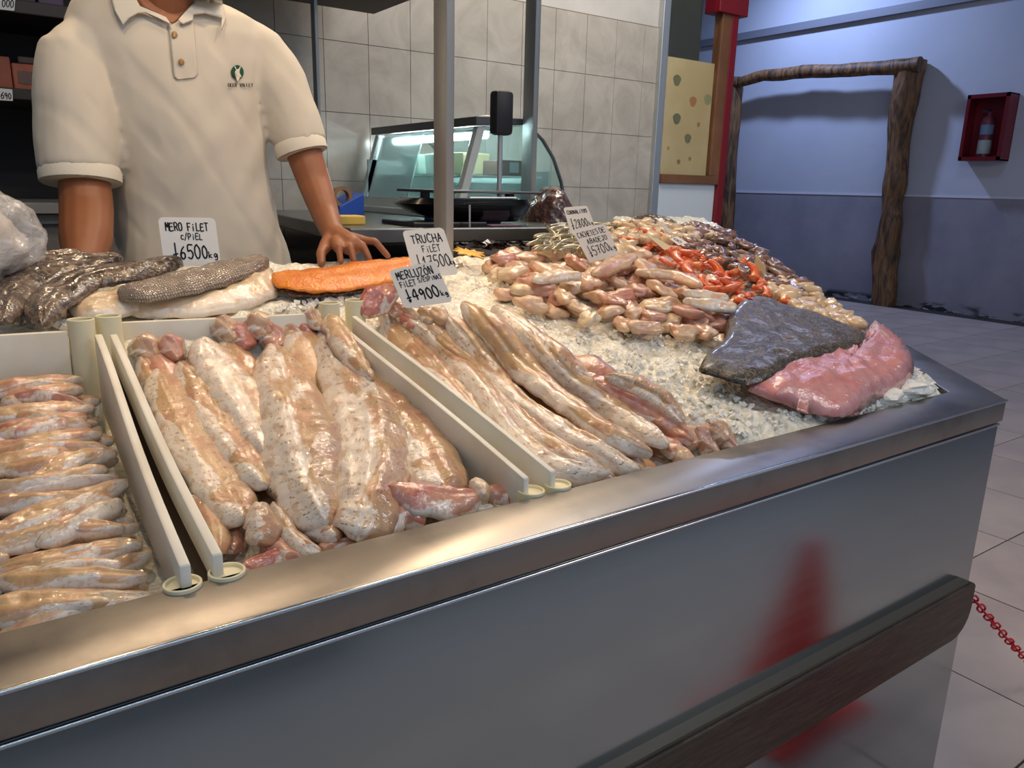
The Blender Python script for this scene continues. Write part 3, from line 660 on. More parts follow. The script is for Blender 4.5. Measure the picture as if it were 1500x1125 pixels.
# ---- third tray: long merluzon fillets
G3 = 'long merluzon fillets in the third tray'
def long3(px, w, mat, lab, lift, **kw): return fillet(px, w, .022, mat, lab, lift, G3, nu=90, nv=20, **kw)
long3([(565, 470), (650, 560), (740, 640), (830, 695)], [60, 90, 90, 60], F_BEIGE, 'beige fillet lowest in third tray, mostly buried', .006)
long3([(640, 470), (740, 560), (830, 630), (960, 690)], [80, 110, 100, 60], F_BEIGE, 'tan fillet lowest in the middle of third tray, mostly buried', .006)
long3([(740, 480), (830, 550), (920, 620), (1010, 665)], [60, 100, 90, 50], F_PINK, 'pink fillet lowest at the right of third tray', .004)
long3([(556, 452), (590, 492), (640, 545), (690, 600), (730, 650), (768, 688), (800, 702)], [24, 48, 52, 50, 46, 40, 24], F_HALF, 'ribbed yellowish fillet leftmost in third tray against the board', .024, ridge=.0005, nr=34)
long3([(574, 452), (620, 478), (668, 525), (712, 575), (745, 625), (790, 668), (840, 690), (895, 694)], [30, 42, 50, 48, 48, 48, 44, 22], F_WHITE, 'second fillet from left in third tray, white, curving at its lower end', .036, ridge=.0004, nr=34)
long3([(612, 462), (650, 500), (700, 545), (740, 590), (790, 640), (850, 675), (900, 700)], [24, 36, 44, 44, 44, 40, 22], F_HALF, 'third fillet from left in third tray, tan with silver streaks', .032, ridge=.0004, nr=34)
long3([(650, 458), (684, 498), (716, 540), (752, 580), (806, 620), (860, 650), (912, 680), (935, 694)], [24, 44, 46, 42, 44, 44, 36, 18], F_WHITE, 'fourth fillet from left in third tray, bright white top half', .040, ridge=.0004, nr=34)
long3([(676, 444), (716, 476), (756, 525), (800, 566), (850, 604), (905, 640), (955, 668)], [26, 44, 48, 46, 44, 44, 24], F_BEIGE, 'smooth brownish beige fillet on top in third tray', .052, ridge=.0003)
long3([(722, 450), (762, 478), (806, 520), (846, 560), (900, 600), (950, 634), (978, 655)], [24, 44, 48, 44, 46, 46, 26], F_WHITE, 'silver-white fillet with dark dashes right of the brownish fillet', .040, ridge=.0004, nr=30)
long3([(742, 460), (786, 490), (826, 530), (866, 560), (905, 585)], [18, 32, 34, 30, 18], F_SILK, 'narrow white fillet at the edge of the ice, upper right of third tray', .026, ridge=.0003)
long3([(840, 545), (886, 570), (940, 596), (985, 625), (1015, 650)], [24, 40, 46, 40, 22], F_PINK, 'rosy fillet partly under the ice edge in third tray', .030)
long3([(885, 552), (930, 566), (970, 590), (1000, 622)], [22, 36, 38, 20], F_WHITE, 'short silver fillet nearest the ice in third tray', .038, ridge=.0003)
for k, (x, y, w_, lb) in enumerate([(888, 700, 34, 'left'), (930, 682, 36, 'second'), (985, 655, 40, 'third'), (1008, 640, 44, 'fourth'), (1030, 640, 40, 'fifth'), (1052, 634, 40, 'sixth'), (1040, 655, 36, 'lowest'), (1000, 668, 34, 'flat'), (1066, 648, 30, 'rightmost')]):
    fillet([(x-14, y-10), (x, y), (x+12, y+16)], [w_*.6, w_, w_*.6], .02, [F_PINK, F_BEIGE, F_SMALLP, F_CHEEK[0]][k % 4], lb+' rounded pink lump among those at the rim end of third tray', .022, 'flesh lumps at the rim', nu=26, nv=14, lump=.003, name='flesh_lump', cat='fish piece')
fillet([(528, 462), (552, 440), (582, 420)], [16, 46, 20], .014, F_RED, 'purplish red flap standing at the top of third tray', [.07, .085, .10], G3, nu=34, droop=.2)
for k, (x, y, w_) in enumerate([(584, 454, 28), (604, 458, 28), (624, 462, 28), (600, 470, 30), (642, 462, 24)]):
    fillet([(x-10, y-8), (x, y), (x+12, y+10)], [w_*.6, w_, w_*.6], .018, [F_PINK, F_CHEEK[0], F_BEIGE][k % 3], ['pink', 'peach', 'tan', 'broad pink', 'small peach'][k]+' lump of flesh below the 4900 price card', .05, 'flesh lumps below the price card', nu=24, nv=12, name='flesh_lump', cat='fish piece')

# ---- left tray: many small fillets lying across
G1 = 'small fillets heaped in the left tray'
zb_ = [PZ(141, 489, 1.075), PZ(281, 850, .935)]
def xboard(y): q = (y-zb_[1][1])/(zb_[0][1]-zb_[1][1]); return zb_[1][0]*(1-q)+zb_[0][0]*q
rows = 26; cnt = 0
for layer in range(2):
    for i in range(rows):
        y = .775+(1.262-.775)*i/(rows-1)+random.uniform(-.006, .006); xb = xboard(y)-.010
        for s in range(3):
            L = random.uniform(.09, .15); x1 = xb-random.uniform(-.004, .022)-(s*random.uniform(.10, .15))-layer*random.uniform(0, .02); x0 = x1-L
            if x1 < -.17: continue
            tilt = random.gauss(0, .016); bw_ = random.uniform(.024, .044); cv = random.gauss(0, .009)
            lift = .010+.016*layer+random.uniform(0, .008)+.006*(s == 0)*layer
            P = [(x0, y-tilt), ((x0+x1)/2, y+cv), (x1, y+tilt)]
            P = [(a, min(max(b, .77), 1.275), S(a, min(max(b, .77), 1.275))+lift+(.004 if k == 1 else 0)) for k, (a, b) in enumerate(P)]
            sd_[0] += 1.1; hk = random.random()
            me, org = fillet_mesh('fish_fillet', P, [bw_*.5, bw_*1.1, bw_, bw_*.8, bw_*.45], [.007, .012, .012, .008], nu=36, nv=14, ridge=.0003*(random.random() < .5), nr=14, seed=sd_[0], lump=.0032, droop=.5)
            me.materials.append(F_SMALLW if hk < .25 else F_SMALLP if hk < .4 else F_SMALL)
            o = bpy.data.objects.new('fish_fillet', me); COL.objects.link(o); o.location = tuple(org)
            ORD = 'first second third fourth fifth sixth seventh eighth ninth tenth eleventh twelfth thirteenth fourteenth fifteenth sixteenth seventeenth eighteenth nineteenth twentieth twenty-first twenty-second twenty-third twenty-fourth twenty-fifth twenty-sixth'.split()
            part_ = 'near the steel rim' if y < .90 else 'in the middle of the heap' if y < 1.08 else 'near the back board'
            colr = 'whitish' if hk < .25 else 'pink' if hk < .4 else 'beige'
            tag(o, f'small {colr} fillet, {ORD[i]} row up from the steel rim, '+('top layer' if layer else 'lower layer')+(', against board' if s == 0 else ', farther left' if s == 1 else ', farthest left'), 'fish fillet', G1)
            cnt += 1

# ---- back row on ice
GB = 'skin-on fillets in the back row'
def slabfill(*a, **k): return fillet(*a, **k)
fillet([(-60, 450), (0, 430), (60, 420), (120, 428)], [40, 60, 60, 30], .02, F_BEIGE, 'pale flesh side of a fillet at the far left of back row', .015, GB, wmul=1.6)
fillet([(2, 475), (18, 430), (60, 398), (120, 384), (180, 378)], [26, 52, 54, 44, 20], .020, SK_BROWN, 'dark brown grouper fillet leftmost in the back row, skin up', [.03, .035, .04, .04, .04], GB, wmul=1.1)
fillet([(-70, 440), (-30, 420), (20, 395), (70, 378), (130, 374)], [30, 50, 52, 40, 20], .018, SK_BROWN, 'dark grouper fillet cut by the left edge of the photo', .03, GB, wmul=1.2)
fillet([(100, 452), (150, 446), (210, 432), (250, 420)], [30, 48, 44, 20], .028, F_CHEEK[1], 'thick pale belly part under the two skin-on grouper fillets', [.012, .016, .016, .016], GB, wmul=1.6)
fillet([(62, 478), (72, 440), (118, 410), (180, 398), (230, 388), (268, 383)], [30, 54, 56, 58, 46, 20], .022, SK_BROWN, 'dark brown grouper fillet, second in the back row, tail hanging over the white board', [.028, .036, .042, .045, .045, .045], GB, wmul=1.1)
f3 = fillet([(176, 448), (240, 446), (310, 440), (370, 420), (396, 398)], [26, 40, 44, 38, 12], .030, F_CHEEK[1], 'thick pale pink flesh side of the scaled fillet', [.008, .010, .010, .014, .018], GB, wmul=1.7)
fillet([(172, 432), (215, 424), (270, 412), (330, 396), (374, 386), (394, 384)], [22, 44, 50, 42, 26, 10], .026, SK_SCALE, 'silver-brown fillet with crisp scales in the middle of back row', [.038, .044, .044, .042, .040, .040], GB, wmul=1.35, nu=80)
fillet([(397, 404), (440, 408), (500, 404), (560, 394), (612, 386), (640, 386)], [24, 44, 46, 42, 32, 14], .016, F_TROUT, 'bright orange trout fillet in the back row', [.026]*6, GB, wmul=2.0, ridge=.0005, nr=40)
fillet([(402, 414), (440, 422), (500, 416), (560, 404), (612, 394)], [16, 30, 34, 30, 16], .010, SK_BROWN, 'dark skin edge of the trout fillet', [.010]*5, GB, wmul=1.9, nu=40)

# ---- slabs cut from an outline (flatfish, ray)
def slab(name, outline, mat, label, cat, lift, thick, nr_=16, nsub=6, lump=.004, seed=0, group=None):
    c = catmull([(x, y, 0) for x, y in outline+outline[:1]], len(outline)*nsub+1)[:-1]
    P = np.array([hit(x, y, lift+thick*.3) for x, y, _ in c]); cen = P.mean(0); n = len(P); V = []; UV = []; F = []
    for k in range(nr_+1):
        q = 1-k/nr_ if k < nr_ else 0.002
        for i in range(n):
            x, y = cen[0]+(P[i][0]-cen[0])*q, cen[1]+(P[i][1]-cen[1])*q
            t_ = min(1, (1-q)/.25); h = thick*(1-(1-t_)**2)**.5
            z = S(x, y)+lift+h+lump*noise.noise(Vector((x*26, y*26, seed)))+lump*.5*noise.noise(Vector((x*60, y*60, seed+3)))
            V.append((x, y, z)); UV.append(((x-cen[0])*4+.5, (y-cen[1])*4+.5))
    b0 = len(V)
    for k in range(4):
        q = 1-k/4*.9
        for i in range(n):
            x, y = cen[0]+(P[i][0]-cen[0])*q*.99, cen[1]+(P[i][1]-cen[1])*q*.99
            V.append((x, y, S(x, y)+lift-.002*(k > 0))); UV.append((0, 0))
    for k in range(nr_):
        for i in range(n): j = (i+1) % n; F.append((k*n+i, k*n+j, (k+1)*n+j, (k+1)*n+i))
    for i in range(n): j = (i+1) % n; F.append((i, b0+i, b0+j, j))
    for k in range(3):
        for i in range(n): j = (i+1) % n; F.append((b0+k*n+i, b0+(k+1)*n+i, b0+(k+1)*n+j, b0+k*n+j))
    F.append(tuple(nr_*n+i for i in range(n))); F.append(tuple(b0+3*n+i for i in range(n))[::-1])
    V = np.array(V)-cen; me = mesh(name, V, F, UV); me.materials.append(mat); me.polygons.foreach_set('use_smooth', [True]*len(me.polygons))
    o = bpy.data.objects.new(name, me); COL.objects.link(o); o.location = tuple(cen); tag(o, label, cat, group); return o
slab('ray_fillet', [(1096, 568), (1110, 556), (1150, 540), (1210, 520), (1262, 494), (1292, 488), (1320, 500), (1337, 518), (1338, 544), (1318, 566), (1284, 580), (1254, 600), (1214, 606), (1172, 594), (1130, 580)], F_RAY,
     'smooth pink boneless fillet at the front right corner, below the dark flatfish', 'fish fillet', .014, .026, lump=.008, seed=2)
slab('flatfish_fillet', [(1088, 436), (1118, 434), (1150, 446), (1200, 458), (1246, 478), (1273, 492), (1262, 508), (1214, 518), (1166, 534), (1128, 552), (1084, 560), (1050, 550), (1024, 540), (1036, 518), (1058, 498), (1066, 462)], SK_DARK,
     'dark mottled flatfish fillet lying skin up on the ice at the right', 'fish fillet', .034, .014, lump=.004, seed=9)

# ---- heaps: cheeks, prawns, anchovies, squid, shellfish
def blob(name, sx, sy, sz, seed, sub=3, crease=.35, amp=.28):
    bm = bmesh.new(); bmesh.ops.create_icosphere(bm, subdivisions=sub, radius=1)
    for v in bm.verts:
        n1 = noise.noise(v.co*1.3+Vector((seed*5, 0, 0))); n2 = noise.noise(v.co*3+Vector((0, seed*3, 0)))
        cr = math.exp(-((v.co.x*.5+v.co.y*.7+.3*n1)/.16)**2)*crease*max(0, v.co.z)
        v.co *= 1+amp*n1+amp*.35*n2-cr; v.co.x *= sx; v.co.y *= sy; v.co.z *= sz
    me = bpy.data.meshes.new(name); bm.to_mesh(me); bm.free(); me.polygons.foreach_set('use_smooth', [True]*len(me.polygons))
    return me
def scatter(poly, n, mind, seed=1, tries=6000):
    r = random.Random(seed); bx = [p[0] for p in poly]; by = [p[1] for p in poly]; out = []
    for _ in range(tries):
        x, y = r.uniform(min(bx), max(bx)), r.uniform(min(by), max(by))
        if inside(poly, x, y) and all((x-a)**2+((y-b)*1.5)**2 > mind**2 for a, b in out): out.append((x, y))
        if len(out) >= n: break
    return out
def place(name, me, p, rz, tilt, label, cat, group, s=1.0):
    o = bpy.data.objects.new(name, me); COL.objects.link(o); o.location = tuple(p)
    n = Vector(Snorm(p[0], p[1])); q = n.to_track_quat('Z', 'Y')
    o.rotation_euler = (q.to_matrix() @ Matrix.Rotation(rz, 3, 'Z') @ Matrix.Rotation(tilt, 3, 'X')).to_euler(); o.scale = (s, s, s)
    return tag(o, label, cat, group)
ck = []
for k in range(10):
    me = blob('fish_cheek', .035*random.uniform(.85, 1.25), .025*random.uniform(.85, 1.2), .014, k+1.5, crease=.5, amp=.45); me.materials.append(F_CHEEK[(0, 1, 0, 2, 1, 0, 0, 1, 2, 0)[k]]); ck.append(me)
CH = [(716, 392), (760, 366), (850, 368), (930, 364), (985, 392), (1050, 412), (1092, 436), (1074, 470), (1050, 500), (985, 484), (930, 478), (880, 470), (830, 462), (790, 450), (745, 432)]
for layer, (n, md, lf) in enumerate(((80, 30, .006), (80, 29, .024), (34, 38, .038))):
    poly = CH if layer < 2 else [(745, 398), (790, 375), (880, 376), (960, 392), (1030, 424), (1060, 460), (1000, 462), (900, 452), (800, 430)]
    for (x, y) in scatter(poly, n, md, 11+layer):
        p = hit(x, y, lf); k = random.randrange(10); tone = ['peach', 'pale', 'peach', 'rosy', 'pale', 'peach', 'peach', 'pale', 'rosy', 'peach'][k]
        where = 'at its front edge on the ice' if y > 445 else 'on its crown' if y < 395 else 'amid the slope'
        side = 'left part' if x < 840 else 'middle part' if x < 960 else 'right part'
        place('fish_cheek', ck[k], p, random.uniform(0, 6.28), random.uniform(-.4, .4), f'{tone} fish cheek, heap {side}, {where}, '+['bottom layer', 'upper layer', 'topmost'][layer], 'fish cheek', f'{tone} cheeks {side} {where} {layer}', random.uniform(.85, 1.2))
# long peach strips in the heap
for k, (pp, w_) in enumerate([([(930, 400), (985, 402), (1030, 420)], 26), ([(1000, 440), (1040, 446), (1080, 452)], 26), ([(870, 402), (905, 384), (930, 376)], 30), ([(780, 412), (820, 402), (852, 406)], 28), ([(930, 385), (946, 390), (950, 405)], 30), ([(1000, 430), (1030, 432), (1068, 440)], 26)]):
    fillet(pp, [w_*.5, w_, w_*.5], .018, F_CHEEK[k % 2], ['long smooth peach strip right of the heap crown', 'pink strip with white end beside the flatfish', 'pale strip leaning just right of the 5700 card', 'beige strip on the left crown of heap', 'whitish flap below the orange prawns', 'rosy strip next to the flatfish'][k], .058, 'long strips in the cheek heap', nu=30, nv=14, wmul=1.3, name='fish_strip', cat='fish piece')

def prawn_mesh(seed):
    P = []; r = []; n = 13
    for i in range(n):
        a = i/(n-1)*1.3; P.append((.034*math.cos(a), .034*math.sin(a), 0)); r.append((.0105*(1-.55*i/(n-1))*(1+.10*(i % 2)), .0085*(1-.55*i/(n-1))*(1+.10*(i % 2))))
    m = MB().tube(P, r, 10); e = np.array(P[-1]); d = e-np.array(P[-2]); d /= np.linalg.norm(d); s_ = np.array([d[1], -d[0], 0])
    for q in (-.8, 0, .8): m.prism([e, e+(d+s_*q*.6)*.014+s_*.003, e+(d+s_*q*.6)*.016-s_*.003], (0, 0, .001))
    me = mesh('prawn', m.v, m.f); me.materials.append(M_PRAWN); me.polygons.foreach_set('use_smooth', [True]*len(me.polygons)); return me
pm_ = prawn_mesh(1)
PR = [(924, 352), (944, 346), (990, 362), (1046, 376), (1100, 410), (1135, 440), (1110, 444), (1060, 430), (1014, 398), (966, 370)]
for layer in range(2):
    for (x, y) in scatter(PR, 60, 15, 31+layer):
        p = hit(x, y, .016+.020*layer)
        sd2 = 'upper left end' if x < 985 else 'middle' if x < 1060 else 'lower right end'
        place('prawn', pm_, p, random.uniform(0, 6.28), random.uniform(-.7, .7), f'orange peeled prawn at the {sd2} of the prawn heap, '+('on top' if layer else 'underneath'), 'prawn', f'orange prawns, {sd2} '+('top' if layer else 'under'), random.uniform(.9, 1.5))
def anch_mesh():
    L = .10; n = 12; P = [(L*(i/(n-1)-.5), .006*math.sin(i/(n-1)*3.1), 0) for i in range(n)]; r = [(.0032*(.25+math.sin(min(1, i/(n-1)*1.15+.05)*3.0))+.0004, .0062*(.25+math.sin(min(1, i/(n-1)*1.15+.05)*3.0))+.0004) for i in range(n)]
    m = MB().tube(P, r, 8); m.prism([(L/2-.003, .0, 0), (L/2+.012, .006, .006), (L/2+.008, .001, 0), (L/2+.012, -.002, -.006)], (0, .0008, 0))
    me = mesh('silverside_fish', m.v, m.f); me.materials.append(M_SILVER); me.polygons.foreach_set('use_smooth', [True]*len(me.polygons)); return me
am = anch_mesh(); AN = [(786, 356), (800, 342), (826, 330), (858, 326), (880, 330), (880, 352), (850, 366), (800, 364)]
for layer in range(2):
    for (x, y) in scatter(AN, 42, 8, 41+layer):
        p = hit(x, y, .025+.028*layer); place('silverside_fish', am, p, random.gauss(.5, .45), random.uniform(-.5, .5), 'small silver cornalito fish in the heap by the 2800 card, '+('on top' if layer else 'underneath'), 'small fish', 'silver cornalitos '+('on top' if layer else 'underneath'), random.uniform(.8, 1.1))
def curl_mesh(seed):
    me = blob('x', .024, .014, .009, seed, 2, .6, .6); me.name = 'squid_piece'; me.materials.append(M_SQUID); return me
sq = [curl_mesh(k+.3) for k in range(5)]
SQ = [(985, 348), (1005, 328), (1062, 338), (1105, 362), (1140, 388), (1185, 420), (1150, 424), (1100, 405), (1050, 378), (1010, 366)]
for layer in range(2):
    for (x, y) in scatter(SQ, 90, 13, 51+layer):
        p = hit(x, y, .012+.022*layer); side = 'far end' if x < 1060 else 'near end'
        place('squid_piece', random.choice(sq), p, random.uniform(0, 6.28), random.uniform(-.6, .6), f'grey-brown squid piece on the far slope, {side}, '+('on top' if layer else 'underneath'), 'squid', f'grey-brown squid pieces {side} '+('top' if layer else 'under'), random.uniform(.9, 1.6))
pl = []
for k in range(4):
    me = blob('y', .022, .016, .011, k+9.1, 2, .5, .5); me.name = 'shellfish_piece'; me.materials.append(M_PALE); pl.append(me)
for nm, PL, where in (('a', [(880, 342), (900, 326), (950, 324), (1010, 334), (1040, 344), (1000, 350), (940, 352), (905, 362)], 'on the far crown of the display'),
                      ('b', [(1118, 416), (1150, 408), (1190, 426), (1255, 474), (1240, 480), (1150, 440)], 'beside the blank cream card on the right edge'),
                      ('c', [(876, 345), (890, 352), (912, 372), (900, 378), (880, 372)], 'just right of the 5700 card')):
    for layer in range(2):
        for (x, y) in scatter(PL, 46 if nm == 'a' else 34, 12, 61+layer+ord(nm)):
            p = hit(x, y, .014+.02*layer)
            place('shellfish_piece', random.choice(pl), p, random.uniform(0, 6.28), random.uniform(-.6, .6), f'pale cream shellfish piece {where}, '+('on top' if layer else 'underneath'), 'shellfish', f'pale pieces {where} '+('top' if layer else 'under'), random.uniform(.9, 1.6))
fillet([(925, 326), (945, 322), (975, 328), (990, 336)], [8, 18, 20, 10], .03, SK_BROWN, 'dark grey-brown fish on the far crest of the display', .03, wmul=1.5, nu=40, name='whole_fish', cat='fish')
fillet([(1012, 340), (1040, 343), (1062, 350)], [10, 18, 10], .02, M_SQUID, 'reddish brown folded piece on the far crest', .035, wmul=1.5, nu=30, name='squid_tube', cat='squid')

# ================================================================== vendor side
tb = empty('service_table', (1.2, 2.5, 0)); tag(tb, 'dark grey steel service table behind the counter, under the scale', 'table')
tpoly = [(.80, 1.86), (1.42, 1.84), (1.72, 2.10), (1.72, 3.17), (.96, 3.17), (.86, 2.4)]
MB().prism([(x, y, 1.15) for x, y in tpoly], (0, 0, .04)).build('table_top', simple('grey_steel_top', (.20, .21, .21, 1), .3, .9), tb, bevel=.004)
MB().prism([(x, y, 0) for x, y in inset(tpoly, .05)], (0, 0, 1.02)).build('cabinet', M['darkcab'], tb)
MB().prism([(x, y, 1.02) for x, y in inset(tpoly, .02)], (0, 0, .02)).build('shelf', simple('dark_steel', (.1, .1, .1, 1), .4, .8), tb)
for (x, y) in ((.84, 1.90), (1.40, 1.88), (1.68, 2.2), (1.02, 3.1), (1.66, 3.1)): MB().box((x-.012, y-.012, 1.04), (x+.012, y+.012, 1.15)).build('leg', M['post'], tb)

def steelpost(name, px, py, Y, z0, lab, sx=.022, sy=.062, ztop=ZC):
    p = PY(px, py, Y); o = MB().box((p[0]-sx/2, Y-sy/2, z0), (p[0]+sx/2, Y+sy/2, ztop)).build('steel_post', M['post'], None, bevel=.003, smooth=True)
    tag(o, lab, 'post', None); return o
steelpost('a', 650, 200, 1.66, 1.0, 'thick square steel post standing behind the trout price card')
steelpost('b', 776, 200, 2.28, 1.19, 'narrower steel post right of the scale pole')
steelpost('c', 463, 100, 2.62, 1.19, 'slim steel post beside the vendor shoulder', .012, .036)

# ---- display fridge
fr = empty('display_fridge', (1.6, 2.72, 1.19)); tag(fr, 'small curved-glass display fridge lit by a white tube, standing against the tiled wall', 'fridge')
Y0, Y1 = 2.32, 3.13; frm = simple('pale_fridge_frame', C(196, 206, 204), .4); drk = simple('fridge_dark_cap', C(84, 88, 90), .4, .3)
MB().box((1.36, Y0, 1.19), (1.90, Y1, 1.215)).build('base', frm, fr, bevel=.004)
MB().prism([(1.455, Y0-.01, 1.50), (1.665, Y0-.01, 1.515), (1.665, Y0-.01, 1.535), (1.455, Y0-.01, 1.53)], (0, Y1-Y0+.02, 0)).build('top_cap', drk, fr, bevel=.003)
for yy in (Y0, Y1-.03):
    MB().prism([(1.385, yy, 1.215), (1.415, yy, 1.215), (1.50, yy, 1.50), (1.47, yy, 1.50)], (0, .03 if yy != (Y0+Y1)/2-.01 else .012, 0)).build('rear_stile', frm, fr, bevel=.002)
MB().prism([(1.385, Y0+.03, 1.215), (1.415, Y0+.03, 1.215), (1.425, Y0+.03, 1.25), (1.395, Y0+.03, 1.25)], (0, Y1-Y0-.06, 0)).build('rear_sill', frm, fr)
tubem = NT('tube_light').p(Base_Color=(1, 1, 1, 1), Emission_Color=(.80, .96, 1, 1), Emission_Strength=40.0).m
MB().tube([(1.535, Y0+.05, 1.475), (1.535, Y1-.06, 1.475)], .012, 12).build('tube_lamp', tubem, fr, smooth=True)
MB().box((1.52, Y0+.03, 1.488), (1.55, Y1-.03, 1.50)).build('lamp_holder', frm, fr)
gl = NT('fridge_glass').p(Base_Color=(.82, .95, .93, 1), Roughness=.06, Transmission_Weight=.9, IOR=1.08, Specular_IOR_Level=.8).m
mg = NT('misty_glass').p(Base_Color=(.66, .78, .78, 1), Roughness=.35, Transmission_Weight=.55, IOR=1.08).m
prof = [(1.66, 1.515), (1.70, 1.505), (1.75, 1.47), (1.80, 1.41), (1.84, 1.33), (1.86, 1.26), (1.87, 1.215)]
def strip(prof, th, y0, y1, name, mat):
    m = MB(); P = [np.array(p) for p in prof]; inn = []
    for i, p in enumerate(P):
        d = P[min(i+1, len(P)-1)]-P[max(i-1, 0)]; d /= np.linalg.norm(d); inn.append(p+np.array([d[1], -d[0]])*-th*-1)
    V = [(p[0], y, p[1]) for y in (y0, y1) for p in list(P)+inn]; n = len(P); F = []
    for i in range(n-1):
        F += [(i, i+1, 2*n+i+1, 2*n+i), (n+i, 3*n+i, 3*n+i+1, n+i+1), (i, n+i, n+i+1, i+1), (2*n+i, 2*n+i+1, 3*n+i+1, 3*n+i)]
    F += [(0, 2*n, 3*n, n), (n-1, 2*n-1, 4*n-1, 3*n-1)]
    return m.add(V, F).build(name, mat, fr, smooth=True)
strip(prof, .004, Y0+.01, Y1-.01, 'curved_front_glass', gl)
strip(prof, .008, Y0-.004, Y0+.008, 'curved_edge_strip', drk)
strip(prof, .008, Y1-.012, Y1, 'curved_edge_strip', drk)
endp_ = [(1.40, 1.215), (1.485, 1.50)]+prof
MB().prism([(x, Y0+.002, z) for x, z in endp_], (0, .004, 0)).build('end_glass', gl, fr)
MB().prism([(1.400, Y0+.04, 1.25), (1.404, Y0+.04, 1.25), (1.478, Y0+.04, 1.49), (1.474, Y0+.04, 1.49)], (0, .36, 0)).build('rear_glass_door', gl, fr)
MB().prism([(1.412, Y0+.41, 1.25), (1.416, Y0+.41, 1.25), (1.488, Y0+.41, 1.49), (1.484, Y0+.41, 1.49)], (0, .36, 0)).build('rear_glass_door', mg, fr)
MB().box((1.47, Y0+.02, 1.335), (1.76, Y1-.03, 1.341)).build('glass_shelf', mg, fr)
MB().box((1.42, Y1-.03, 1.215), (1.84, Y1-.022, 1.40)).build('inner_end_panel', frm, fr)
MB().box((1.80, Y0+.03, 1.215), (1.81, Y1-.04, 1.36)).build('inner_front_panel', simple('teal_white_panel', C(170, 200, 198), .4), fr)
for k, (y_, lab, col) in enumerate(((2.55, 'cream tub on the fridge shelf nearer the steel post', C(214, 204, 160)), (2.72, 'pale grey tub on the fridge shelf, middle one', C(186, 200, 190)), (2.90, 'greenish tub on the fridge shelf, farthest one', C(164, 186, 172)))):
    o = MB().prism([(1.52, y_-.06, 1.342), (1.62, y_-.06, 1.342), (1.63, y_-.065, 1.42), (1.51, y_-.065, 1.42)], (0, .12, 0)).build('tub', simple('tub_plastic', col, .4), None, bevel=.006); tag(o, lab, 'tub', 'tubs in the fridge')
o = MB().box((1.60, 2.36, 1.342), (1.74, 2.50, 1.395)).build('carton', simple('brown_carton', C(92, 74, 64), .6), None, bevel=.003); tag(o, 'brown carton with pale label inside the right end of the fridge', 'carton')
MB().box((1.63, 2.3585, 1.352), (1.67, 2.3595, 1.388)).build('label', simple('bluish_label', C(150, 176, 180), .5), o)
for k, (px, py, lab) in enumerate(((692, 183, 'left white paper slip on top of the fridge'), (710, 181, 'right white paper slip on top of the fridge'))):
    p = PY(px, py, 2.40 if k else 2.48); o = MB().prism([(p[0]-.03, p[1]-.03, 1.536), (p[0]+.03, p[1]-.04, 1.54), (p[0]+.04, p[1]+.05, 1.55), (p[0]-.02, p[1]+.05, 1.538)], (0, 0, .001)).build('paper_slip', M['card'], None); tag(o, lab, 'paper', 'paper slips')

# ---- scale with pole display
sc = empty('scale', (1.2, 2.0, 1.19)); tag(sc, 'black shop scale with flat pan and pole display on the service table', 'scale')
MB().box((1.00, 1.90, 1.19), (1.24, 2.10, 1.203)).build('base_plate', M['black'], sc, bevel=.004)
body = []
for z, gx in ((1.200, .15), (1.222, .05), (1.250, 0), (1.266, .02)):
    body.append([(1.005+gx+(.43-2*gx*.6)*(.5+.5*math.copysign(abs(math.cos(a))**.55, math.cos(a))), 2.0+(.11-gx*.4)*math.copysign(abs(math.sin(a))**.8, math.sin(a)), z) for a in np.linspace(0, 6.283, 33)[:-1]])
m = MB(); V = sum(body, []); F = [(i*32+k, i*32+(k+1) % 32, (i+1)*32+(k+1) % 32, (i+1)*32+k) for i in range(3) for k in range(32)]+[tuple(range(32))[::-1], tuple(96+k for k in range(32))]
m.add(V, F).build('body', simple('glossy_black', C(16, 18, 20), .18), sc, smooth=True)
MB().box((1.10, 1.98, 1.19), (1.14, 2.02, 1.22)).box((1.30, 1.98, 1.19), (1.34, 2.02, 1.22)).build('foot', M['black'], sc)
MB().box((1.07, 1.97, 1.262), (1.09, 1.99, 1.284)).box((1.36, 1.97, 1.262), (1.38, 1.99, 1.284)).build('pan_support', M['black'], sc)
MB().box((1.055, 1.89, 1.282), (1.425, 2.11, 1.290)).build('pan', simple('dark_steel_pan', (.12, .12, .13, 1), .3, .9), sc, bevel=.003)
pp = PY(732, 240, 2.02)
MB().tube([(pp[0], 2.02, 1.20), (pp[0], 2.02, 1.47)], .0075, 14).build('pole', M['alu'], sc, smooth=True)
MB().box((pp[0]-.031, 1.995, 1.452), (pp[0]+.033, 2.04, 1.578)).build('display_head', simple('navy_black_head', C(26, 28, 36), .5), sc, bevel=.012, smooth=True)
st_ = MB().tube([PY(688, 300, 1.88), PY(688, 372, 1.88)], .003, 8).tube([PY(688, 290, 1.88), PY(756, 290, 1.88)], .003, 8).build('wire_stand', M['alu'], None); tag(st_, 'thin wire stand in front of the scale', 'stand')
pk = PY(726, 328, 1.95); o = MB().prism([(pk[0]-.05, 1.90, 1.192), (pk[0]+.05, 1.90, 1.192), (pk[0]+.05, 1.96, 1.192), (pk[0]-.05, 1.96, 1.192)], (0, 0, .002)).build('pink_slip', simple('pink_paper', C(190, 160, 180), .5), None); tag(o, 'pink paper slip lying under the scale', 'paper')

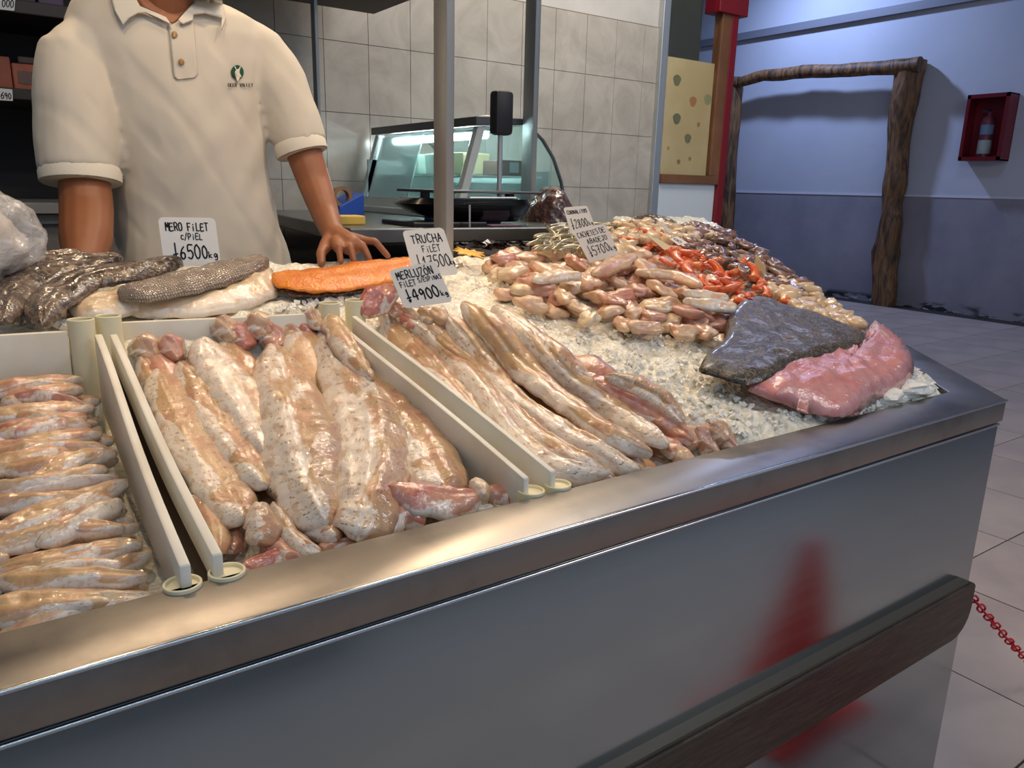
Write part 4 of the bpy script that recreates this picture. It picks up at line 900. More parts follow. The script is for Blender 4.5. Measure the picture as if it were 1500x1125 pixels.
# ---- blue caddy, tape roll, sponge
p = PY(508, 300, 2.25)
cb = MB().prism([(p[0]-.045, 2.20, 1.19), (p[0]+.035, 2.20, 1.19), (p[0]+.035, 2.20, 1.275), (p[0]-.045, 2.20, 1.235)], (0, .12, 0)).build('plastic_bin', simple('blue_plastic', C(40, 82, 178), .35), None, bevel=.004); tag(cb, 'small blue plastic bin with slanted rim beside the vendor arm', 'bin')
q = PY(500, 288, 2.22); tr = empty('tape_roll', tuple(q)); tag(tr, 'brown tape roll standing in the blue bin', 'tape roll')
m = MB(); ring = [(.030, -.012), (.030, .012), (.020, .012), (.020, -.012), (.030, -.012)]
V = []; F = []
for r_, y_ in ring[:-1]:
    for k in range(24): V.append((q[0]+r_*math.cos(k*.2618), q[1]+y_, q[2]+r_*math.sin(k*.2618)))
for i in range(4):
    for k in range(24): F.append((i*24+k, i*24+(k+1) % 24, ((i+1) % 4)*24+(k+1) % 24, ((i+1) % 4)*24+k))
m.add(V, F).build('roll', simple('brown_tape', C(140, 106, 72), .4), tr, smooth=True)
q = PY(512, 315, 2.05); o = MB().box((q[0]-.045, 2.02, 1.19), (q[0]+.035, 2.08, 1.215)).build('sponge', simple('yellow_sponge', C(206, 176, 90), .9, bump=.6, bscale=300), None, bevel=.004); tag(o, 'yellow and white sponge in front of the blue bin', 'sponge')

# ---- dark shelf cabinet behind the vendor
sh = empty('shelf_cabinet', (.2, 2.9, 0)); tag(sh, 'black open shelf cabinet behind the vendor at left', 'shelf')
MB().box((-.9, 3.05, .3), (.66, 3.10, 2.6)).build('back', M['darkcab'], sh)
MB().box((.64, 2.66, 1.23), (.66, 3.05, 2.6)).build('side', M['darkcab'], sh)
shm = simple('dark_shelf_board', C(52, 46, 44), .5)
MB().box((-.9, 2.66, 1.73), (.64, 3.05, 1.765)).build('shelf_board', shm, sh, bevel=.003)
MB().box((-.9, 2.66, 1.505), (.64, 3.05, 1.535)).build('shelf_board', shm, sh, bevel=.003)
MB().box((-.9, 2.60, 1.196), (.70, 3.05, 1.226)).box((-.9, 2.64, 1.165), (.70, 3.05, 1.192)).build('pale_counter_edge', simple('pale_grey_edge', C(176, 172, 164), .5), sh, bevel=.002)
MB().box((-.9, 2.66, .0), (.70, 3.05, 1.165)).build('lower_door', simple('beige_grey_door', C(150, 142, 130), .6), sh)

def carton(x0, x1, z0, z1, y0, y1, col, lab, nm='carton', cat='carton'):
    o = MB().box((x0, y0, z0), (x1, y1, z1)).build(nm, simple('carton_'+nm, col, .5, var=.2, vscale=14), None, bevel=.004); tag(o, lab, cat); return o
a = PY(0, 125, 2.75); b = PY(54, 75, 2.75)
o = carton(b[0]-.14, b[0]-.07, 1.536, 1.625, 2.74, 2.9, C(150, 78, 52), 'reddish brown packet on the middle shelf, left one', 'packet', 'packet')
o = carton(b[0]-.068, b[0]+.0, 1.536, 1.61, 2.74, 2.9, C(164, 88, 60), 'reddish brown packet on the middle shelf, right one', 'packet', 'packet')
MB().box((b[0]-.055, 2.738, 1.555), (b[0]-.012, 2.7395, 1.59)).build('label', simple('dull_label', C(110, 84, 74), .5), o)
o = carton(b[0]-.05, b[0]+.05, 1.612, 1.632, 2.76, 2.88, C(64, 50, 46), 'flat dark tray lying over the packets on the middle shelf', 'flat_tray', 'tray')
o = carton(.17, .245, 1.766, 1.84, 2.74, 2.9, C(60, 58, 84), 'dark blue packet on the top shelf, left one', 'packet', 'packet')
o = carton(.25, .315, 1.766, 1.84, 2.74, 2.9, C(84, 66, 94), 'purple packet on the top shelf, right one', 'packet', 'packet')

# hanging cupboard corner, top
p = PY(548, 21, 3.0); o = MB().box((.80, 2.35, p[2]), (p[0], 3.0, 2.6)).build('wall_cupboard', simple('dark_brown_cupboard', C(50, 38, 34), .6), None, bevel=.004); tag(o, 'dark brown cupboard hanging above the tiled wall, only its lower corner showing', 'cupboard')
s_ = o
# ------------------------------------------------------------------ hand lettering
GL = {'M': [[(0, 0), (.08, 1), (.5, .45), (.9, 1), (1, 0)]], 'E': [[(.95, 1), (.05, .95), (0, 0), (1, .04)], [(0, .52), (.8, .55)]], 'R': [[(.05, 0), (0, 1), (.7, 1), (.95, .76), (.6, .5), (.05, .48), (.5, .45), (1, 0)]],
 'O': [[(.5, 1), (.12, .85), (0, .5), (.15, .1), (.5, 0), (.88, .12), (1, .5), (.85, .88), (.5, 1)]], 'D': [[(.05, 0), (0, 1), (.6, .92), (1, .5), (.6, .05), (.05, 0)]], 'F': [[(.1, 0), (.05, 1), (.95, 1)], [(.07, .5), (.75, .54)]],
 'i': [[(.5, 0), (.5, .6)], [(.5, .85), (.52, .92)]], 'I': [[(.5, 0), (.5, 1)]], 'L': [[(.1, 1), (.05, 0), (.9, .02)]], 'l': [[(.5, 1), (.45, 0)]], 'T': [[(0, 1), (1, .97)], [(.5, 1), (.48, 0)]],
 'c': [[(.9, .6), (.4, .65), (.1, .3), (.4, 0), (.9, .05)]], 'C': [[(.95, .85), (.5, 1), (.08, .7), (.05, .25), (.45, 0), (.95, .1)]], '/': [[(.1, -.15), (.9, 1.1)]], 'P': [[(.05, 0), (0, 1), (.7, 1), (.95, .72), (.6, .45), (.05, .45)]],
 '$': [[(.5, -.1), (.5, 1.1)], [(.1, .28), (.85, .34)], [(.3, .05), (.5, -.1), (.65, .1)]], '6': [[(.8, 1), (.3, .7), (.05, .3), (.4, 0), (.9, .15), (.85, .45), (.4, .52), (.08, .32)]],
 '5': [[(.95, 1), (.2, .98), (.12, .55), (.6, .6), (.95, .32), (.6, 0), (.05, .08)]], '0': [[(.5, 1), (.12, .8), (.05, .35), (.4, 0), (.85, .15), (.95, .65), (.5, 1)]], 'k': [[(.1, 1), (.1, 0)], [(.8, .55), (.12, .25), (.9, 0)]],
 'g': [[(.9, .5), (.4, .6), (.15, .3), (.5, .08), (.9, .45), (.85, -.25), (.3, -.3)]], 'U': [[(0, 1), (.05, .2), (.5, 0), (.92, .2), (1, 1)]], 'H': [[(.05, 1), (0, 0)], [(.95, 1), (1, 0)], [(.0, .5), (1, .52)]],
 'A': [[(0, 0), (.5, 1), (1, 0)], [(.2, .38), (.82, .38)]], '1': [[(.2, .7), (.6, 1), (.5, 0)]], '7': [[(.05, .95), (.95, 1), (.45, 0)], [(.3, .5), (.85, .52)]], 'Z': [[(.05, 1), (.95, .98), (.05, .03), (1, .02)]],
 'N': [[(0, 0), (.05, 1), (.92, 0), (1, 1)]], 'Ó': [[(.5, .85), (.05, .6), (.05, .2), (.5, 0), (.95, .2), (.95, .65), (.5, .85)], [(.5, 1.0), (.75, 1.2)]], 'S': [[(.92, .9), (.4, 1), (.1, .75), (.85, .35), (.7, .02), (.05, .08)]],
 '4': [[(.7, 0), (.65, 1), (.0, .35), (1, .38)]], '9': [[(.9, .7), (.5, .98), (.1, .75), (.4, .48), (.88, .7), (.75, .0)]], '2': [[(.05, .8), (.5, 1), (.9, .75), (.1, .03), (1, .03)]], '8': [[(.5, .52), (.12, .78), (.5, 1), (.88, .78), (.5, .52), (.05, .22), (.5, 0), (.95, .22), (.5, .52)]],
 'B': [[(.05, 0), (0, 1), (.7, .95), (.75, .6), (.05, .52), (.9, .45), (.85, .05), (.05, 0)]], 'J': [[(.2, 1), (1, .98)], [(.7, 1), (.65, .15), (.3, 0), (.05, .2)]], 'V': [[(0, 1), (.5, 0), (1, 1)]], 'Y': [[(0, 1), (.5, .5), (1, 1)], [(.5, .5), (.45, 0)]],
 'K': [[(.05, 1), (.05, 0)], [(.9, 1), (.08, .45), (1, 0)]], ' ': []}
def lettering(name, lines, f2w, nrm, mat, parent):
    """lines: (text, u0, u1, vbase, height, strokewidth) in card space (v down)"""
    V = []; F = []; nv_ = np.array(nrm)
    rr_ = random.Random(len(lines)*7+int(lines[0][1]*100))
    for text, u0, u1, vb, h, swd in lines:
        n = len(text); cw = (u1-u0)/n
        for i, ch in enumerate(text):
            jx, jy, js = rr_.uniform(-.04, .04)*cw, rr_.uniform(-.05, .05)*h, rr_.uniform(.92, 1.06)
            for st__ in GL.get(ch, []):
                pts = [np.array(f2w(u0+cw*(i+.12+.72*a*js)+jx, vb-h*b*js+jy)) for a, b in st__]
                if len(pts) > 3:
                    pts = list(catmull(pts, len(pts)*4))
                for a, b in zip(pts[:-1], pts[1:]):
                    d = b-a; L = np.linalg.norm(d)
                    if L < 1e-7: continue
                    d /= L; s = np.cross(d, nv_); s *= swd/2; a2 = a-d*swd*.35; b2 = b+d*swd*.35; k = len(V)
                    V += [a2+s+nv_*.0005, b2+s+nv_*.0005, b2-s+nv_*.0005, a2-s+nv_*.0005]; F.append((k, k+1, k+2, k+3))
    return link(name, mesh(name, V, F), mat, parent)
def plane_ray(px, py, P0, n): d = ray(px, py); return CAM+d*(((P0-CAM)@n)/(d@n))
def card(lab, quad, anchor, lines=None, mat='card', yaw=0, lean=.12, round_=.10, name='price_card', cat='price card', alift=.03, P0=None):
    P0 = hit(*anchor, alift) if P0 is None else np.array(P0, float)
    az = math.atan2(P0[1], P0[0])+yaw
    n = np.array([-math.cos(az)*math.cos(lean), -math.sin(az)*math.cos(lean), math.sin(lean)])
    q = [plane_ray(x, y, P0, n) for x, y in quad]
    def f(u, v): return (q[0]*(1-u)+q[1]*u)*(1-v)+(q[3]*(1-u)+q[2]*u)*v
    ce = empty(name, tuple(f(.5, 1))); tag(ce, lab, cat)
    out = []
    asp = np.linalg.norm(q[1]-q[0])/np.linalg.norm(q[3]-q[0])
    for (cu, cv, a0) in ((1, 0, -90), (1, 1, 0), (0, 1, 90), (0, 0, 180)):
        for k in range(5):
            a = math.radians(a0+22.5*k); ru, rv = round_, round_*asp
            out.append(f(cu+(-ru if cu else ru)+ru*math.cos(a), cv+(-rv if cv else rv)+rv*math.sin(a)))
    MB().prism(out, -n*.0014).build('card', M[mat], ce)
    if lines: lettering('lettering', lines, f, n, M['ink'], ce)
    return ce
card('white price card reading MERO FILET 6500, standing behind the scaled fillet', [(231, 318), (315, 319), (324, 390), (241, 390)], (285, 398),
     [('MERO FiLET', .10, .86, .27, .155, .0022), ('c/PiEL', .34, .74, .45, .12, .0018), ('$6500', .16, .80, .84, .27, .0026), ('kg', .79, .97, .82, .13, .002)], round_=.09)
card('white price card reading TRUCHA FILET 17500, just left of the thick steel post', [(589, 338), (649, 333), (672, 402), (608, 408)], (640, 402),
     [('TRUCHA', .15, .90, .28, .17, .0021), ('FiLET', .34, .78, .48, .13, .0016), ('$17500', .12, .92, .80, .24, .002), ('kg', .90, 1.0, .78, .12, .0014)], yaw=.05, alift=.05)
card('white price card reading MERLUZÓN FILET 4900, in front of the trucha card', [(569, 396), (637, 382), (664, 442), (592, 452)], (630, 446),
     [('MERLUZÓN', .10, .88, .28, .19, .0019), ('FiLET', .10, .44, .47, .14, .0015), ('S/ESPiNAS', .49, .99, .42, .10, .0012), ('$4900', .12, .82, .83, .26, .0027), ('kg', .82, .98, .82, .12, .0018)], alift=.065)
card('white price card reading CORNALITOS 2800, standing in the silver fish heap', [(825, 304), (860, 301), (875, 340), (838, 348)], (852, 350),
     [('CORNALiTOS', .08, .92, .24, .12, .0016), ('$2800', .10, .80, .72, .30, .0019), ('kg', .80, .98, .70, .14, .0013)], alift=.05)
card('white price card reading CACHETES DE ABADEJO 5700, on the cheek heap', [(838, 337), (886, 327), (908, 372), (864, 386)], (884, 380),
     [('CACHETES', .06, .70, .26, .15, .0014), ('DE', .74, .92, .26, .15, .0014), ('ABADEJO', .24, .88, .48, .14, .0014), ('$5700', .12, .80, .82, .26, .0018), ('kg', .80, .99, .82, .15, .0014)], alift=.05)
card('cream blank card back with pointed top on the right edge by the pale pieces', [(1107, 373), (1121, 390), (1119, 420), (1102, 406)], (1111, 412), None, 'cardback', yaw=-.7, round_=.02, alift=.02)
card('cream blank card lying slantwise above the orange prawns', [(946, 343), (966, 351), (1000, 371), (978, 370)], (985, 368), None, 'cardback', yaw=.5, lean=.6, round_=.02, alift=.03)
card('small white card with dark print lying among the squid pieces', [(981, 350), (992, 346), (1008, 356), (994, 359)], (995, 358), [('B', .3, .7, .8, .6, .0014)], yaw=0, lean=.7, round_=.02, alift=.045)
card('thin pale card edge sticking up on the far crown of the display', [(965, 326), (971, 325), (985, 341), (980, 342)], (982, 342), None, 'card', yaw=.2, lean=.3, round_=.02, alift=.045)
p3000 = PY(12, 8, 2.65)
card('white shelf price tag on the top shelf edge, reading 3000', [(-14, -10), (23, -8), (21, 16), (-16, 12)], None, [('3000', .30, .98, .80, .45, .0022)], P0=p3000, lean=0, round_=.04, name='shelf_tag', cat='price tag')
card('white shelf price tag on the middle shelf edge, reading 1690', [(-14, 128), (18, 131), (19, 148), (-14, 146)], None, [('1690', .28, .95, .85, .50, .0022)], P0=PY(5, 140, 2.65), lean=0, round_=.04, name='shelf_tag', cat='price tag')

# yellow leaf-shaped piece and silver bit
lp = [(0, 1), (.12, .55), (.38, .72), (.34, .38), (.8, .45), (.62, .2), (1, 0), (.55, -.12), (.6, -.4), (.25, -.25), (.05, -.8), (-.05, -.8), (-.22, -.25), (-.6, -.42), (-.5, -.1), (-1, 0), (-.6, .2), (-.8, .5), (-.34, .4), (-.38, .75), (-.12, .55)]
hb = hit(690, 372, .03)
o = MB().prism([(hb[0]+.055*a*DD[0]+.03*b*-.3, hb[1]+.055*b, hb[2]+.012*b) for a, b in lp], (0, 0, .003)).build('paper_leaf', simple('yellow_orange_leaf', C(236, 176, 66), .5, var=.3, vscale=50), None, bevel=.0008); tag(o, 'yellow jagged leaf-shaped piece lying right of the thick steel post', 'leaf')
fillet([(660, 396), (668, 391), (677, 386)], [4, 9, 4], .006, M_SILVER, 'small silver fish head with orange edge beside the price cards', .03, nu=20, nv=10, wmul=1.4, name='small_fish', cat='small fish')
ds = MB(); 
for k in range(40):
    x, y = random.uniform(650, 770), random.uniform(356, 368); p = hit(x, y, .005); a = random.uniform(0, 3.14); c_, s2 = math.cos(a), math.sin(a)
    ds.add([p+np.array([c_*.02, s2*.02, .004]), p+np.array([-s2*.008, c_*.008, .012]), p-np.array([c_*.02, s2*.02, -.004]), p+np.array([s2*.008, -c_*.008, .001])], [(0, 1, 2), (0, 2, 3), (0, 3, 1), (1, 3, 2)])
tag(ds.build('mussel_shells', simple('dark_shell', C(52, 36, 34), .25, var=.5, vscale=60), None), 'dark shells spread between the steel post and the cheeks', 'shells', kind='stuff')

# wrapped brown lump, plastic bag
def crumple(me, amp, sc_, seed, ridged=True):
    for v in me.vertices:
        q = Vector(v.co)*sc_+Vector((seed, 0, 0)); n_ = noise.noise(q); r_ = 1-abs(noise.noise(q*1.9))*2
        v.co += v.co.normalized()*amp*(n_+(.6*r_ if ridged else 0))
bc = PY(806, 318, 2.12)
bm = bmesh.new(); bmesh.ops.create_icosphere(bm, subdivisions=5, radius=1); me = bpy.data.meshes.new('octopus'); 
for v in bm.verts:
    v.co.x *= .078*(1-.12*v.co.z); v.co.y *= .09; v.co.z *= .105
bm.to_mesh(me); bm.free(); crumple(me, .012, 16, 3); 
wf = link('octopus', me, skin_mat('purple_brown_skin', C(62, 40, 38), C(104, 72, 66), 90, .15, .2), smooth=True); wf.location = (bc[0], bc[1], bc[2]-.01)
tag(wf, 'large purplish brown wet lump of octopus heaped right of the steel post', 'octopus')
bgc = PY(-14, 345, 1.52)
bm = bmesh.new(); bmesh.ops.create_icosphere(bm, subdivisions=5, radius=1); me = bpy.data.meshes.new('plastic_bag')
for v in bm.verts:
    x, y, z = v.co; v.co = Vector((x*.115*(1-.35*max(0, z)), y*.09, z*(.085 if z < 0 else .10)))
bm.to_mesh(me); bm.free(); crumple(me, .016, 22, 8)
bag = link('plastic_bag', me, M['plastic_bag'], smooth=True); bag.location = (bgc[0]-.04, bgc[1]+.03, bgc[2]+.0)
tag(bag, 'crumpled clear plastic bag of pale goods at the left edge behind the fillets', 'bag')
bm = bmesh.new(); bmesh.ops.create_icosphere(bm, subdivisions=4, radius=1); me = bpy.data.meshes.new('contents')
for v in bm.verts: v.co = Vector((v.co.x*.085, v.co.y*.06, v.co.z*.06-.015))
bm.to_mesh(me); bm.free(); crumple(me, .012, 26, 2)
ct = link('contents', me, simple('pale_contents', C(208, 194, 176), .5), smooth=True); ct.parent = bag

# ================================================================== the vendor
VB = empty('person', (.42, 2.0, 0)); tag(VB, 'person in a cream polo shirt leaning with one hand on the counter', 'person')
def remesh(parts, vox, name, mat, smooth_it=6, disp=None):
    m = MB()
    for q in parts: m.add(q.v, q.f)
    me = mesh(name, m.v, m.f); o = bpy.data.objects.new('tmp', me); COL.objects.link(o)
    bm = bmesh.new(); bm.from_mesh(me); bmesh.ops.recalc_face_normals(bm, faces=bm.faces); bm.to_mesh(me); bm.free()
    r = o.modifiers.new('r', 'REMESH'); r.mode = 'VOXEL'; r.voxel_size = vox
    s = o.modifiers.new('s', 'SMOOTH'); s.iterations = smooth_it; s.factor = .5
    dg = bpy.context.evaluated_depsgraph_get(); out = bpy.data.meshes.new_from_object(o.evaluated_get(dg)); out.name = name
    bpy.data.objects.remove(o)
    if disp:
        nm = [Vector(v.normal) for v in out.vertices]
        for v, n in zip(out.vertices, nm): v.co += n*disp(v.co)
    out.materials.clear(); return link(name, out, mat, VB, smooth=True)
YP = 1.92
def pv(px, py, Y=YP): return PY(px, py, Y)
def pr(w_, p): return w_*depth(p)/1164/2
parts = []
nk = pv(240, -12, 1.92)
parts.append(MB().capsule([pv(242, 42, 1.95), nk, pv(238, -60, 1.91)], [.066, .064, .066]))                # neck
hc_ = pv(240, -128, 1.88)
parts.append(MB().capsule([hc_+np.array([0, .015, .06]), hc_+np.array([0, .01, 0]), hc_+np.array([0, -.02, -.06])], [.086, .088, .066], 20))   # head
parts.append(MB().capsule([hc_+np.array([0, -.06, -.075]), hc_+np.array([0, -.03, -.06])], [.036, .056]))
parts.append(MB().capsule([hc_+np.array([0, -.075, .01]), hc_+np.array([0, -.098, -.028])], [.010, .015], 10))       # nose
for s in (-1, 1): parts.append(MB().capsule([hc_+np.array([s*.078, .02, .015]), hc_+np.array([s*.080, .015, -.025])], [.012, .009], 10))  # ears
# torso under the shirt, hips, legs
ch = pv(270, 130, 1.99); hp = np.array([ch[0]+.02, 2.02, .98])
parts.append(MB().capsule([pv(246, 40, 1.97), ch, np.array([ch[0], 2.01, 1.2]), hp], [.075, .135, .13, .14], 20))
for s in (-1, 1):
    parts.append(MB().capsule([hp+np.array([s*.08, 0, -.02]), hp+np.array([s*.09, .02, -.45]), hp+np.array([s*.09, .04, -.90])], [.085, .06, .042]))
    parts.append(MB().capsule([hp+np.array([s*.09, .04, -.92]), hp+np.array([s*.10, -.10, -.945])], [.035, .03]))
# arms
ra = [pv(135, 110, 1.97), pv(117, 180, 1.93), pv(124, 262, 1.90), pv(127, 310, 1.86), pv(126, 350, 1.80), pv(122, 385, 1.74)]
parts.append(MB().capsule(ra, [.045, .050, .050, .052, .050, .036]))
la = [pv(365, 100, 1.97), pv(420, 160, 1.93), pv(445, 222, 1.90), pv(462, 272, 1.86), pv(477, 315, 1.80), pv(488, 343, 1.74)]
parts.append(MB().capsule(la, [.045, .048, .044, .040, .033, .027]))
def hand(side, W, K, tips, thumb):
    # W wrist, K list of four knuckles, tips, thumb [root, mid, tip]
    out = [MB().capsule([W, sum(K)/4], [.026, .026], 12)]
    for k, t, r in zip(K, tips, (.0095, .0100, .0095, .0085)):
        out.append(MB().capsule([W*.45+k*.55, k], [.015, .0125], 10))
        md = (k+t)/2+np.array([0, 0, .016]); out.append(MB().capsule([k, md, t], [.0110, r, r*.85], 10))
    out.append(MB().capsule([W*.8+thumb[0]*.2, thumb[0], thumb[1], thumb[2]], [.018, .016, .0115, .0095], 10))
    return out
Wl = pv(488, 343, 1.74)
parts += hand(1, Wl, [pv(531, 352, 1.70), pv(521, 358, 1.67), pv(508, 362, 1.65), pv(495, 363, 1.64)], [pv(568, 375, 1.665), pv(541, 380, 1.625), pv(519, 384, 1.605), pv(499, 384, 1.60)], [pv(478, 358, 1.70), pv(470, 372, 1.665), pv(471, 386, 1.64)])
Wr = pv(122, 385, 1.74)
z0_ = Wr[2]-.05
parts += hand(-1, Wr, [Wr+np.array([dx, -.055, -.035]) for dx in (.03, .01, -.012, -.032)], [Wr+np.array([dx*1.3, -.12, -.055]) for dx in (.03, .01, -.012, -.032)], [Wr+np.array([.03, -.02, -.03]), Wr+np.array([.05, -.04, -.04]), Wr+np.array([.06, -.065, -.05])])
remesh(parts, .0045, 'body', M['skin'], 3)
# face details and hair
for s in (-1, 1):
    c = hc_+np.array([s*.032, -.0755, .008]); bm = bmesh.new(); bmesh.ops.create_uvsphere(bm, u_segments=14, v_segments=10, radius=.0105); me = bpy.data.meshes.new('eye'); bm.to_mesh(me); bm.free()
    e = link('eye', me, simple('eye_white', C(230, 226, 220), .2), None, True); e.parent = VB; e.location = tuple(c-np.array(VB.location)); 
    MB().revolve([(.005, 0), (.0005, .001)], (0, 0, 0), 12)
    ir = MB().tube([c+np.array([0, -.0100, 0]), c+np.array([0, -.0112, 0])], .005, 12).build('iris', simple('dark_iris', C(40, 24, 16), .2), None); ir.parent = e; ir.matrix_parent_inverse = Matrix.Translation(-Vector(tuple(c)))
    MB().tube([c+np.array([-.016, -.012, .020]), c+np.array([0, -.015, .024]), c+np.array([.016, -.010, .020])], [.002, .003, .002], 8).build('eyebrow', M['hair'], VB)
MB().tube([hc_+np.array([-.024, -.090, -.058]), hc_+np.array([0, -.097, -.056]), hc_+np.array([.024, -.090, -.058])], [.002, .0055, .002], 10).build('lips', simple('lips', C(150, 84, 70), .4), VB, smooth=True)
bm = bmesh.new(); bmesh.ops.create_icosphere(bm, subdivisions=4, radius=1); me = bpy.data.meshes.new('hair')
kill = []
for v in bm.verts:
    x, y, z = v.co; v.co = Vector((x*.100, y*.102+.018, z*.094+.052))
    v.co += v.co.normalized()*.006*noise.noise(v.co*60)
bmesh.ops.bisect_plane(bm, geom=bm.verts[:]+bm.edges[:]+bm.faces[:], plane_co=(0, -.04, .045), plane_no=(0, -.8, -.6), clear_outer=True)
bmesh.ops.holes_fill(bm, edges=[e for e in bm.edges if e.is_boundary])
bm.to_mesh(me); bm.free(); hr = link('hair', me, M['hair'], None, True); hr.parent = VB; hr.location = tuple(hc_-np.array(VB.location))

# shirt
sp = []
def ell(cx, cy, z, rx, ry, n=32): return [(cx+rx*math.copysign(abs(math.cos(a))**.8, math.cos(a)), cy+ry*math.copysign(abs(math.sin(a))**.85, math.sin(a)), z) for a in np.linspace(0, 2*math.pi, n+1)[:-1]]
secs = [(-16, 178, 308, .07), (-5, 142, 345, .085), (14, 110, 380, .11), (42, 100, 394, .125), (80, 104, 392, .135), (130, 130, 384, .14), (200, 150, 394, .14), (260, 168, 400, .135), (310, 172, 410, .135), (360, 174, 424, .14), (420, 174, 436, .145)]
V = []; F = []
for py, lx, rx, dp in secs:
    a = pv(lx, py, YP+.02); b = pv(rx, py, YP+.02); V += ell((a[0]+b[0])/2, YP+.07, (a[2]+b[2])/2, (b[0]-a[0])/2, dp)
a = pv(176, 470, YP); b = pv(440, 470, YP); V += ell((a[0]+b[0])/2, YP+.08, .93, (b[0]-a[0])/2, .15)
n_ = len(secs)+1
for i in range(n_-1):
    for k in range(32): F.append((i*32+k, i*32+(k+1) % 32, (i+1)*32+(k+1) % 32, (i+1)*32+k))
F += [tuple(range(32))[::-1], tuple((n_-1)*32+k for k in range(32))]
mm = MB(); mm.add(V, F); sp.append(mm)
sl = [pv(152, 54, YP+.05), pv(109, 88, YP+.03), pv(111, 150, YP+.01), pv(115, 215, YP-.005), pv(118, 252, YP-.015)]
sp.append(MB().tube(sl, [.060, .070, .076, .080, .078], 20))
sr = [pv(335, 54, YP+.05), pv(382, 78, YP+.04), pv(405, 122, YP+.02), pv(426, 172, YP), pv(439, 212, YP-.015)]
sp.append(MB().tube(sr, [.058, .062, .064, .064, .062], 20))
def folds(co):
    x, y, z = co
    a = noise.noise(Vector((x*7+z*3, y*5, z*3.0)))*.010+noise.noise(Vector((x*16-z*9, y*8, z*7+4)))*.006
    a -= .005*max(0, noise.noise(Vector((x*26+z*16, y*6, z*9+9))))
    return a
shirt = remesh(sp, .0065, 'polo_shirt', M['shirt'], 8, folds)
# cuffs
for pts, r in ((sl, .0795), (sr, .0635)):
    a, b = np.array(pts[-2]), np.array(pts[-1]); d = (b-a)/np.linalg.norm(b-a)
    V = []; o1 = b+d*.003; o2 = b+d*.024
    MBc = MB().tube([o1-d*.012, o1, o2-d*.003, o2, o2-d*.004, o2-d*.02], [r-.004, r, r-.001, r-.005, r-.012, r-.014], 28, cap=True); MBc.build('cuff', M['cuff'], VB, smooth=True)
bvh = BVHTree.FromObject(shirt, bpy.context.evaluated_depsgraph_get())
def onshirt(px, py, off=.0015):
    d = Vector(ray(px, py)).normalized(); r = bvh.ray_cast(Vector(CAM)-Vector(VB.location)*0, d)
    inv = None
    if r[0] is None:
        p = pv(px, py, YP-.07); return np.array(p)
    return np.array(r[0])-np.array(d)*off
# evaluated mesh is in local space of the parented object: rebuild the tree in world space
mw = Matrix.Translation(-Vector(VB.location)) if False else Matrix()
def decal(name, poly, mat, off=.002, th=.0015, sub=5, parent=VB, cuts=3):
    bm = bmesh.new(); vs_ = [bm.verts.new((x, y, 0)) for x, y in poly]; f = bm.faces.new(vs_)
    bmesh.ops.triangulate(bm, faces=[f]); 
    for _ in range(cuts): bmesh.ops.subdivide_edges(bm, edges=bm.edges[:], cuts=1, use_grid_fill=True); bmesh.ops.triangulate(bm, faces=bm.faces[:])
    for v in bm.verts: v.co = Vector(onshirt(v.co.x, v.co.y, off))
    bmesh.ops.recalc_face_normals(bm, faces=bm.faces)
    r = bmesh.ops.extrude_face_region(bm, geom=bm.faces[:]); ev = [g for g in r['geom'] if isinstance(g, bmesh.types.BMVert)]
    dd = FW*-th
    for v in ev: v.co += Vector(dd)
    bmesh.ops.recalc_face_normals(bm, faces=bm.faces)
    me = bpy.data.meshes.new(name); bm.to_mesh(me); bm.free(); return link(name, me, mat, parent, True)
decal('placket', [(247, 36), (284, 32), (290, 108), (286, 114), (260, 117), (255, 112)], M['shirt'], .002, .0025)
for (x, y) in ((256, 51), (266, 91)):
    decal('button', [(x+4.2*math.cos(a), y+4.6*math.sin(a)) for a in np.linspace(0, 6.28, 13)[:-1]], M['button'], .006, .0025, cuts=1)
nkp = decal('neck_skin', [(190, -14), (206, 12), (228, 24), (253, 35), (268, 22), (283, 4), (286, -14)], M['skin'], .004, .002)
decal('collar', [(160, -16), (168, 14), (181, 37), (190, 27), (202, 20), (214, 19), (228, 25), (252, 37), (244, 26), (206, 10), (192, -16)], M['cuff'], .013, .004)
decal('collar', [(285, -16), (284, 6), (262, 30), (268, 36), (283, 30), (284, 22), (300, 20), (326, 27), (325, 44), (331, 28), (322, -16)], M['cuff'], .013, .004)
lg = decal('logo', [(348+9.2*math.cos(a), 106+10.5*math.sin(a)) for a in np.linspace(0, 6.28, 25)[:-1]], M['green'], .003, .0012, cuts=2); lg['label'] = 'green oval emblem with a pale deer'
dm = M['cuff']
decal('deer_emblem', [(348, 121), (345, 112), (344, 106), (346, 103), (343, 97), (345, 98), (347, 102), (350, 101), (352, 97), (353, 98), (351, 103), (351, 107), (354, 112), (352, 114), (350, 113), (350, 119)], dm, .0055, .001, cuts=1, parent=VB)
def lettershirt(text, x0, x1, yb, h, sw):
    V = []; F = []; n = len(text); cw = (x1-x0)/n; nv_ = -FW
    for i, c in enumerate(text):
        for st__ in GL.get(c, []):
            for a, b in zip(st__[:-1], st__[1:]):
                A_ = onshirt(x0+cw*(i+.1+.78*a[0]), yb-h*a[1], .004); B_ = onshirt(x0+cw*(i+.1+.78*b[0]), yb-h*b[1], .004); d = B_-A_; L = np.linalg.norm(d)
                if L < 1e-7 or L > .05: continue
                s = np.cross(d/L, nv_)*sw/2; k = len(V); V += [A_+s, B_+s, B_-s, A_-s]; F.append((k, k+1, k+2, k+3))
    link('logo_lettering', mesh('logo_lettering', V, F), M['ink'], VB)
lettershirt('DEER VALLEY', 334, 371, 127, 5.2, .0017)
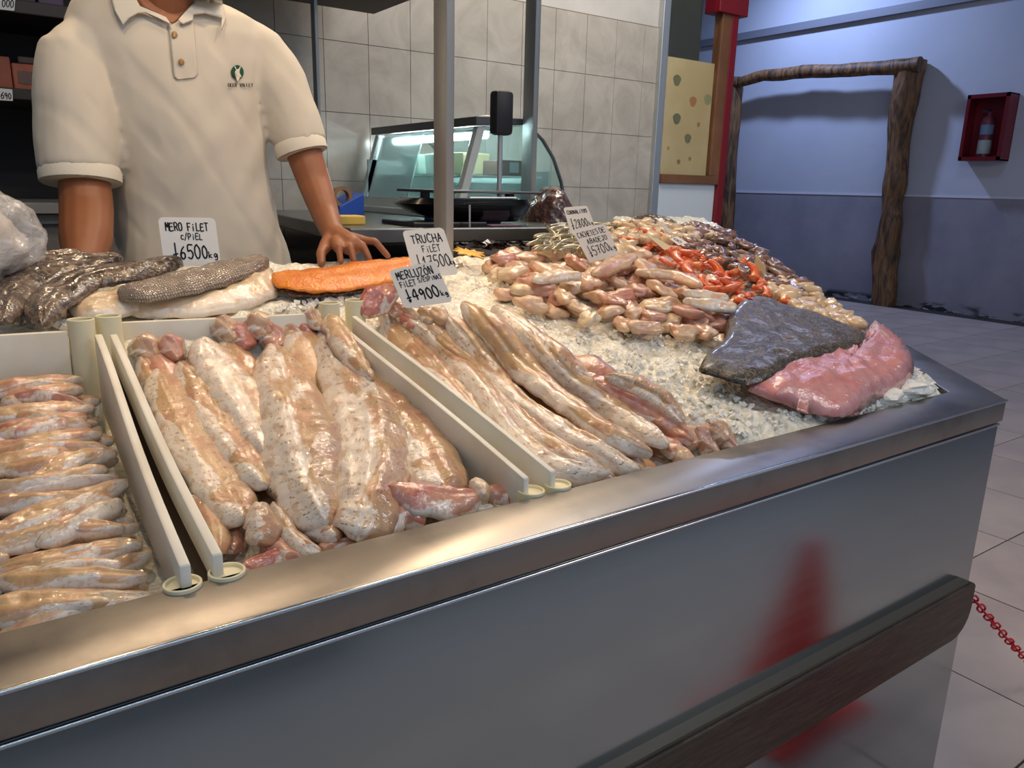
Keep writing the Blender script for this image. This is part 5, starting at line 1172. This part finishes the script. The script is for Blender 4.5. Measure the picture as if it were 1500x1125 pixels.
# trousers
tr_ = [MB().capsule([hp+np.array([0, 0, .0]), hp+np.array([0, 0, -.08])], [.150, .145], 20)]
for s in (-1, 1): tr_.append(MB().capsule([hp+np.array([s*.08, 0, -.05]), hp+np.array([s*.09, .02, -.45]), hp+np.array([s*.09, .04, -.86])], [.10, .078, .062]))
remesh(tr_, .012, 'trousers', M['trouser'], 4)

# ================================================================== cones and chain
def cone(x, y, lab, s=1.0):
    c = empty('traffic_cone', (x, y, 0)); tag(c, lab, 'traffic cone')
    MB().revolve([(.145*s, .02), (.135*s, .03), (.025*s, .52*s), (.022*s, .53*s), (.018*s, .53*s)], (x, y, 0), 32).build('cone_body', M['cone'], c, smooth=True)
    MB().box((x-.17*s, y-.17*s, 0), (x+.17*s, y+.17*s, .022)).build('base', M['cone'], c, bevel=.006)
    return c
cone(1.60, .306, 'red traffic cone on the floor before the counter, seen mirrored in the steel front', 1.09)
a = np.array([1.668, .672, .50]); b = PX(1500, 935, 2.06); e = a+(b-a)*3.0
chn = empty('barrier_chain', tuple(a)); tag(chn, 'red plastic chain hanging from the end of the dark wooden rail', 'chain')
def link_mesh():
    m = MB(); n = 20; P = []
    for k in range(n+1):
        q = 2*math.pi*k/n; P.append((.0125*math.cos(q)+.005*math.copysign(1, math.cos(q)) if abs(math.cos(q)) > 1e-6 else 0, .0085*math.sin(q), 0))
    m.tube(P, .0024, 8, cap=False); me = mesh('chain_link', m.v, m.f); me.polygons.foreach_set('use_smooth', [True]*len(me.polygons)); me.materials.append(M['redplastic']); return me
lm = link_mesh(); L = np.linalg.norm(e-a); n_ = int(L/.0275)
for k in range(n_):
    q = (k+.5)/n_; p = a*(1-q)+e*q-np.array([0, 0, .05*math.sin(math.pi*q)])
    q2 = (k+1.5)/n_; p2 = a*(1-q2)+e*q2-np.array([0, 0, .05*math.sin(math.pi*q2)])
    o = bpy.data.objects.new('chain_link', lm); COL.objects.link(o); o.parent = chn
    rot = Vector(p2-p).to_track_quat('X', 'Z').to_matrix() @ Matrix.Rotation((k % 2)*math.pi/2+.6+.25*math.sin(k), 3, 'X')
    o.matrix_local = Matrix.Translation(Vector(p-a)) @ rot.to_4x4()
cone(float(e[0])+.02, float(e[1]), 'second red traffic cone farther right, holding the chain', .9)
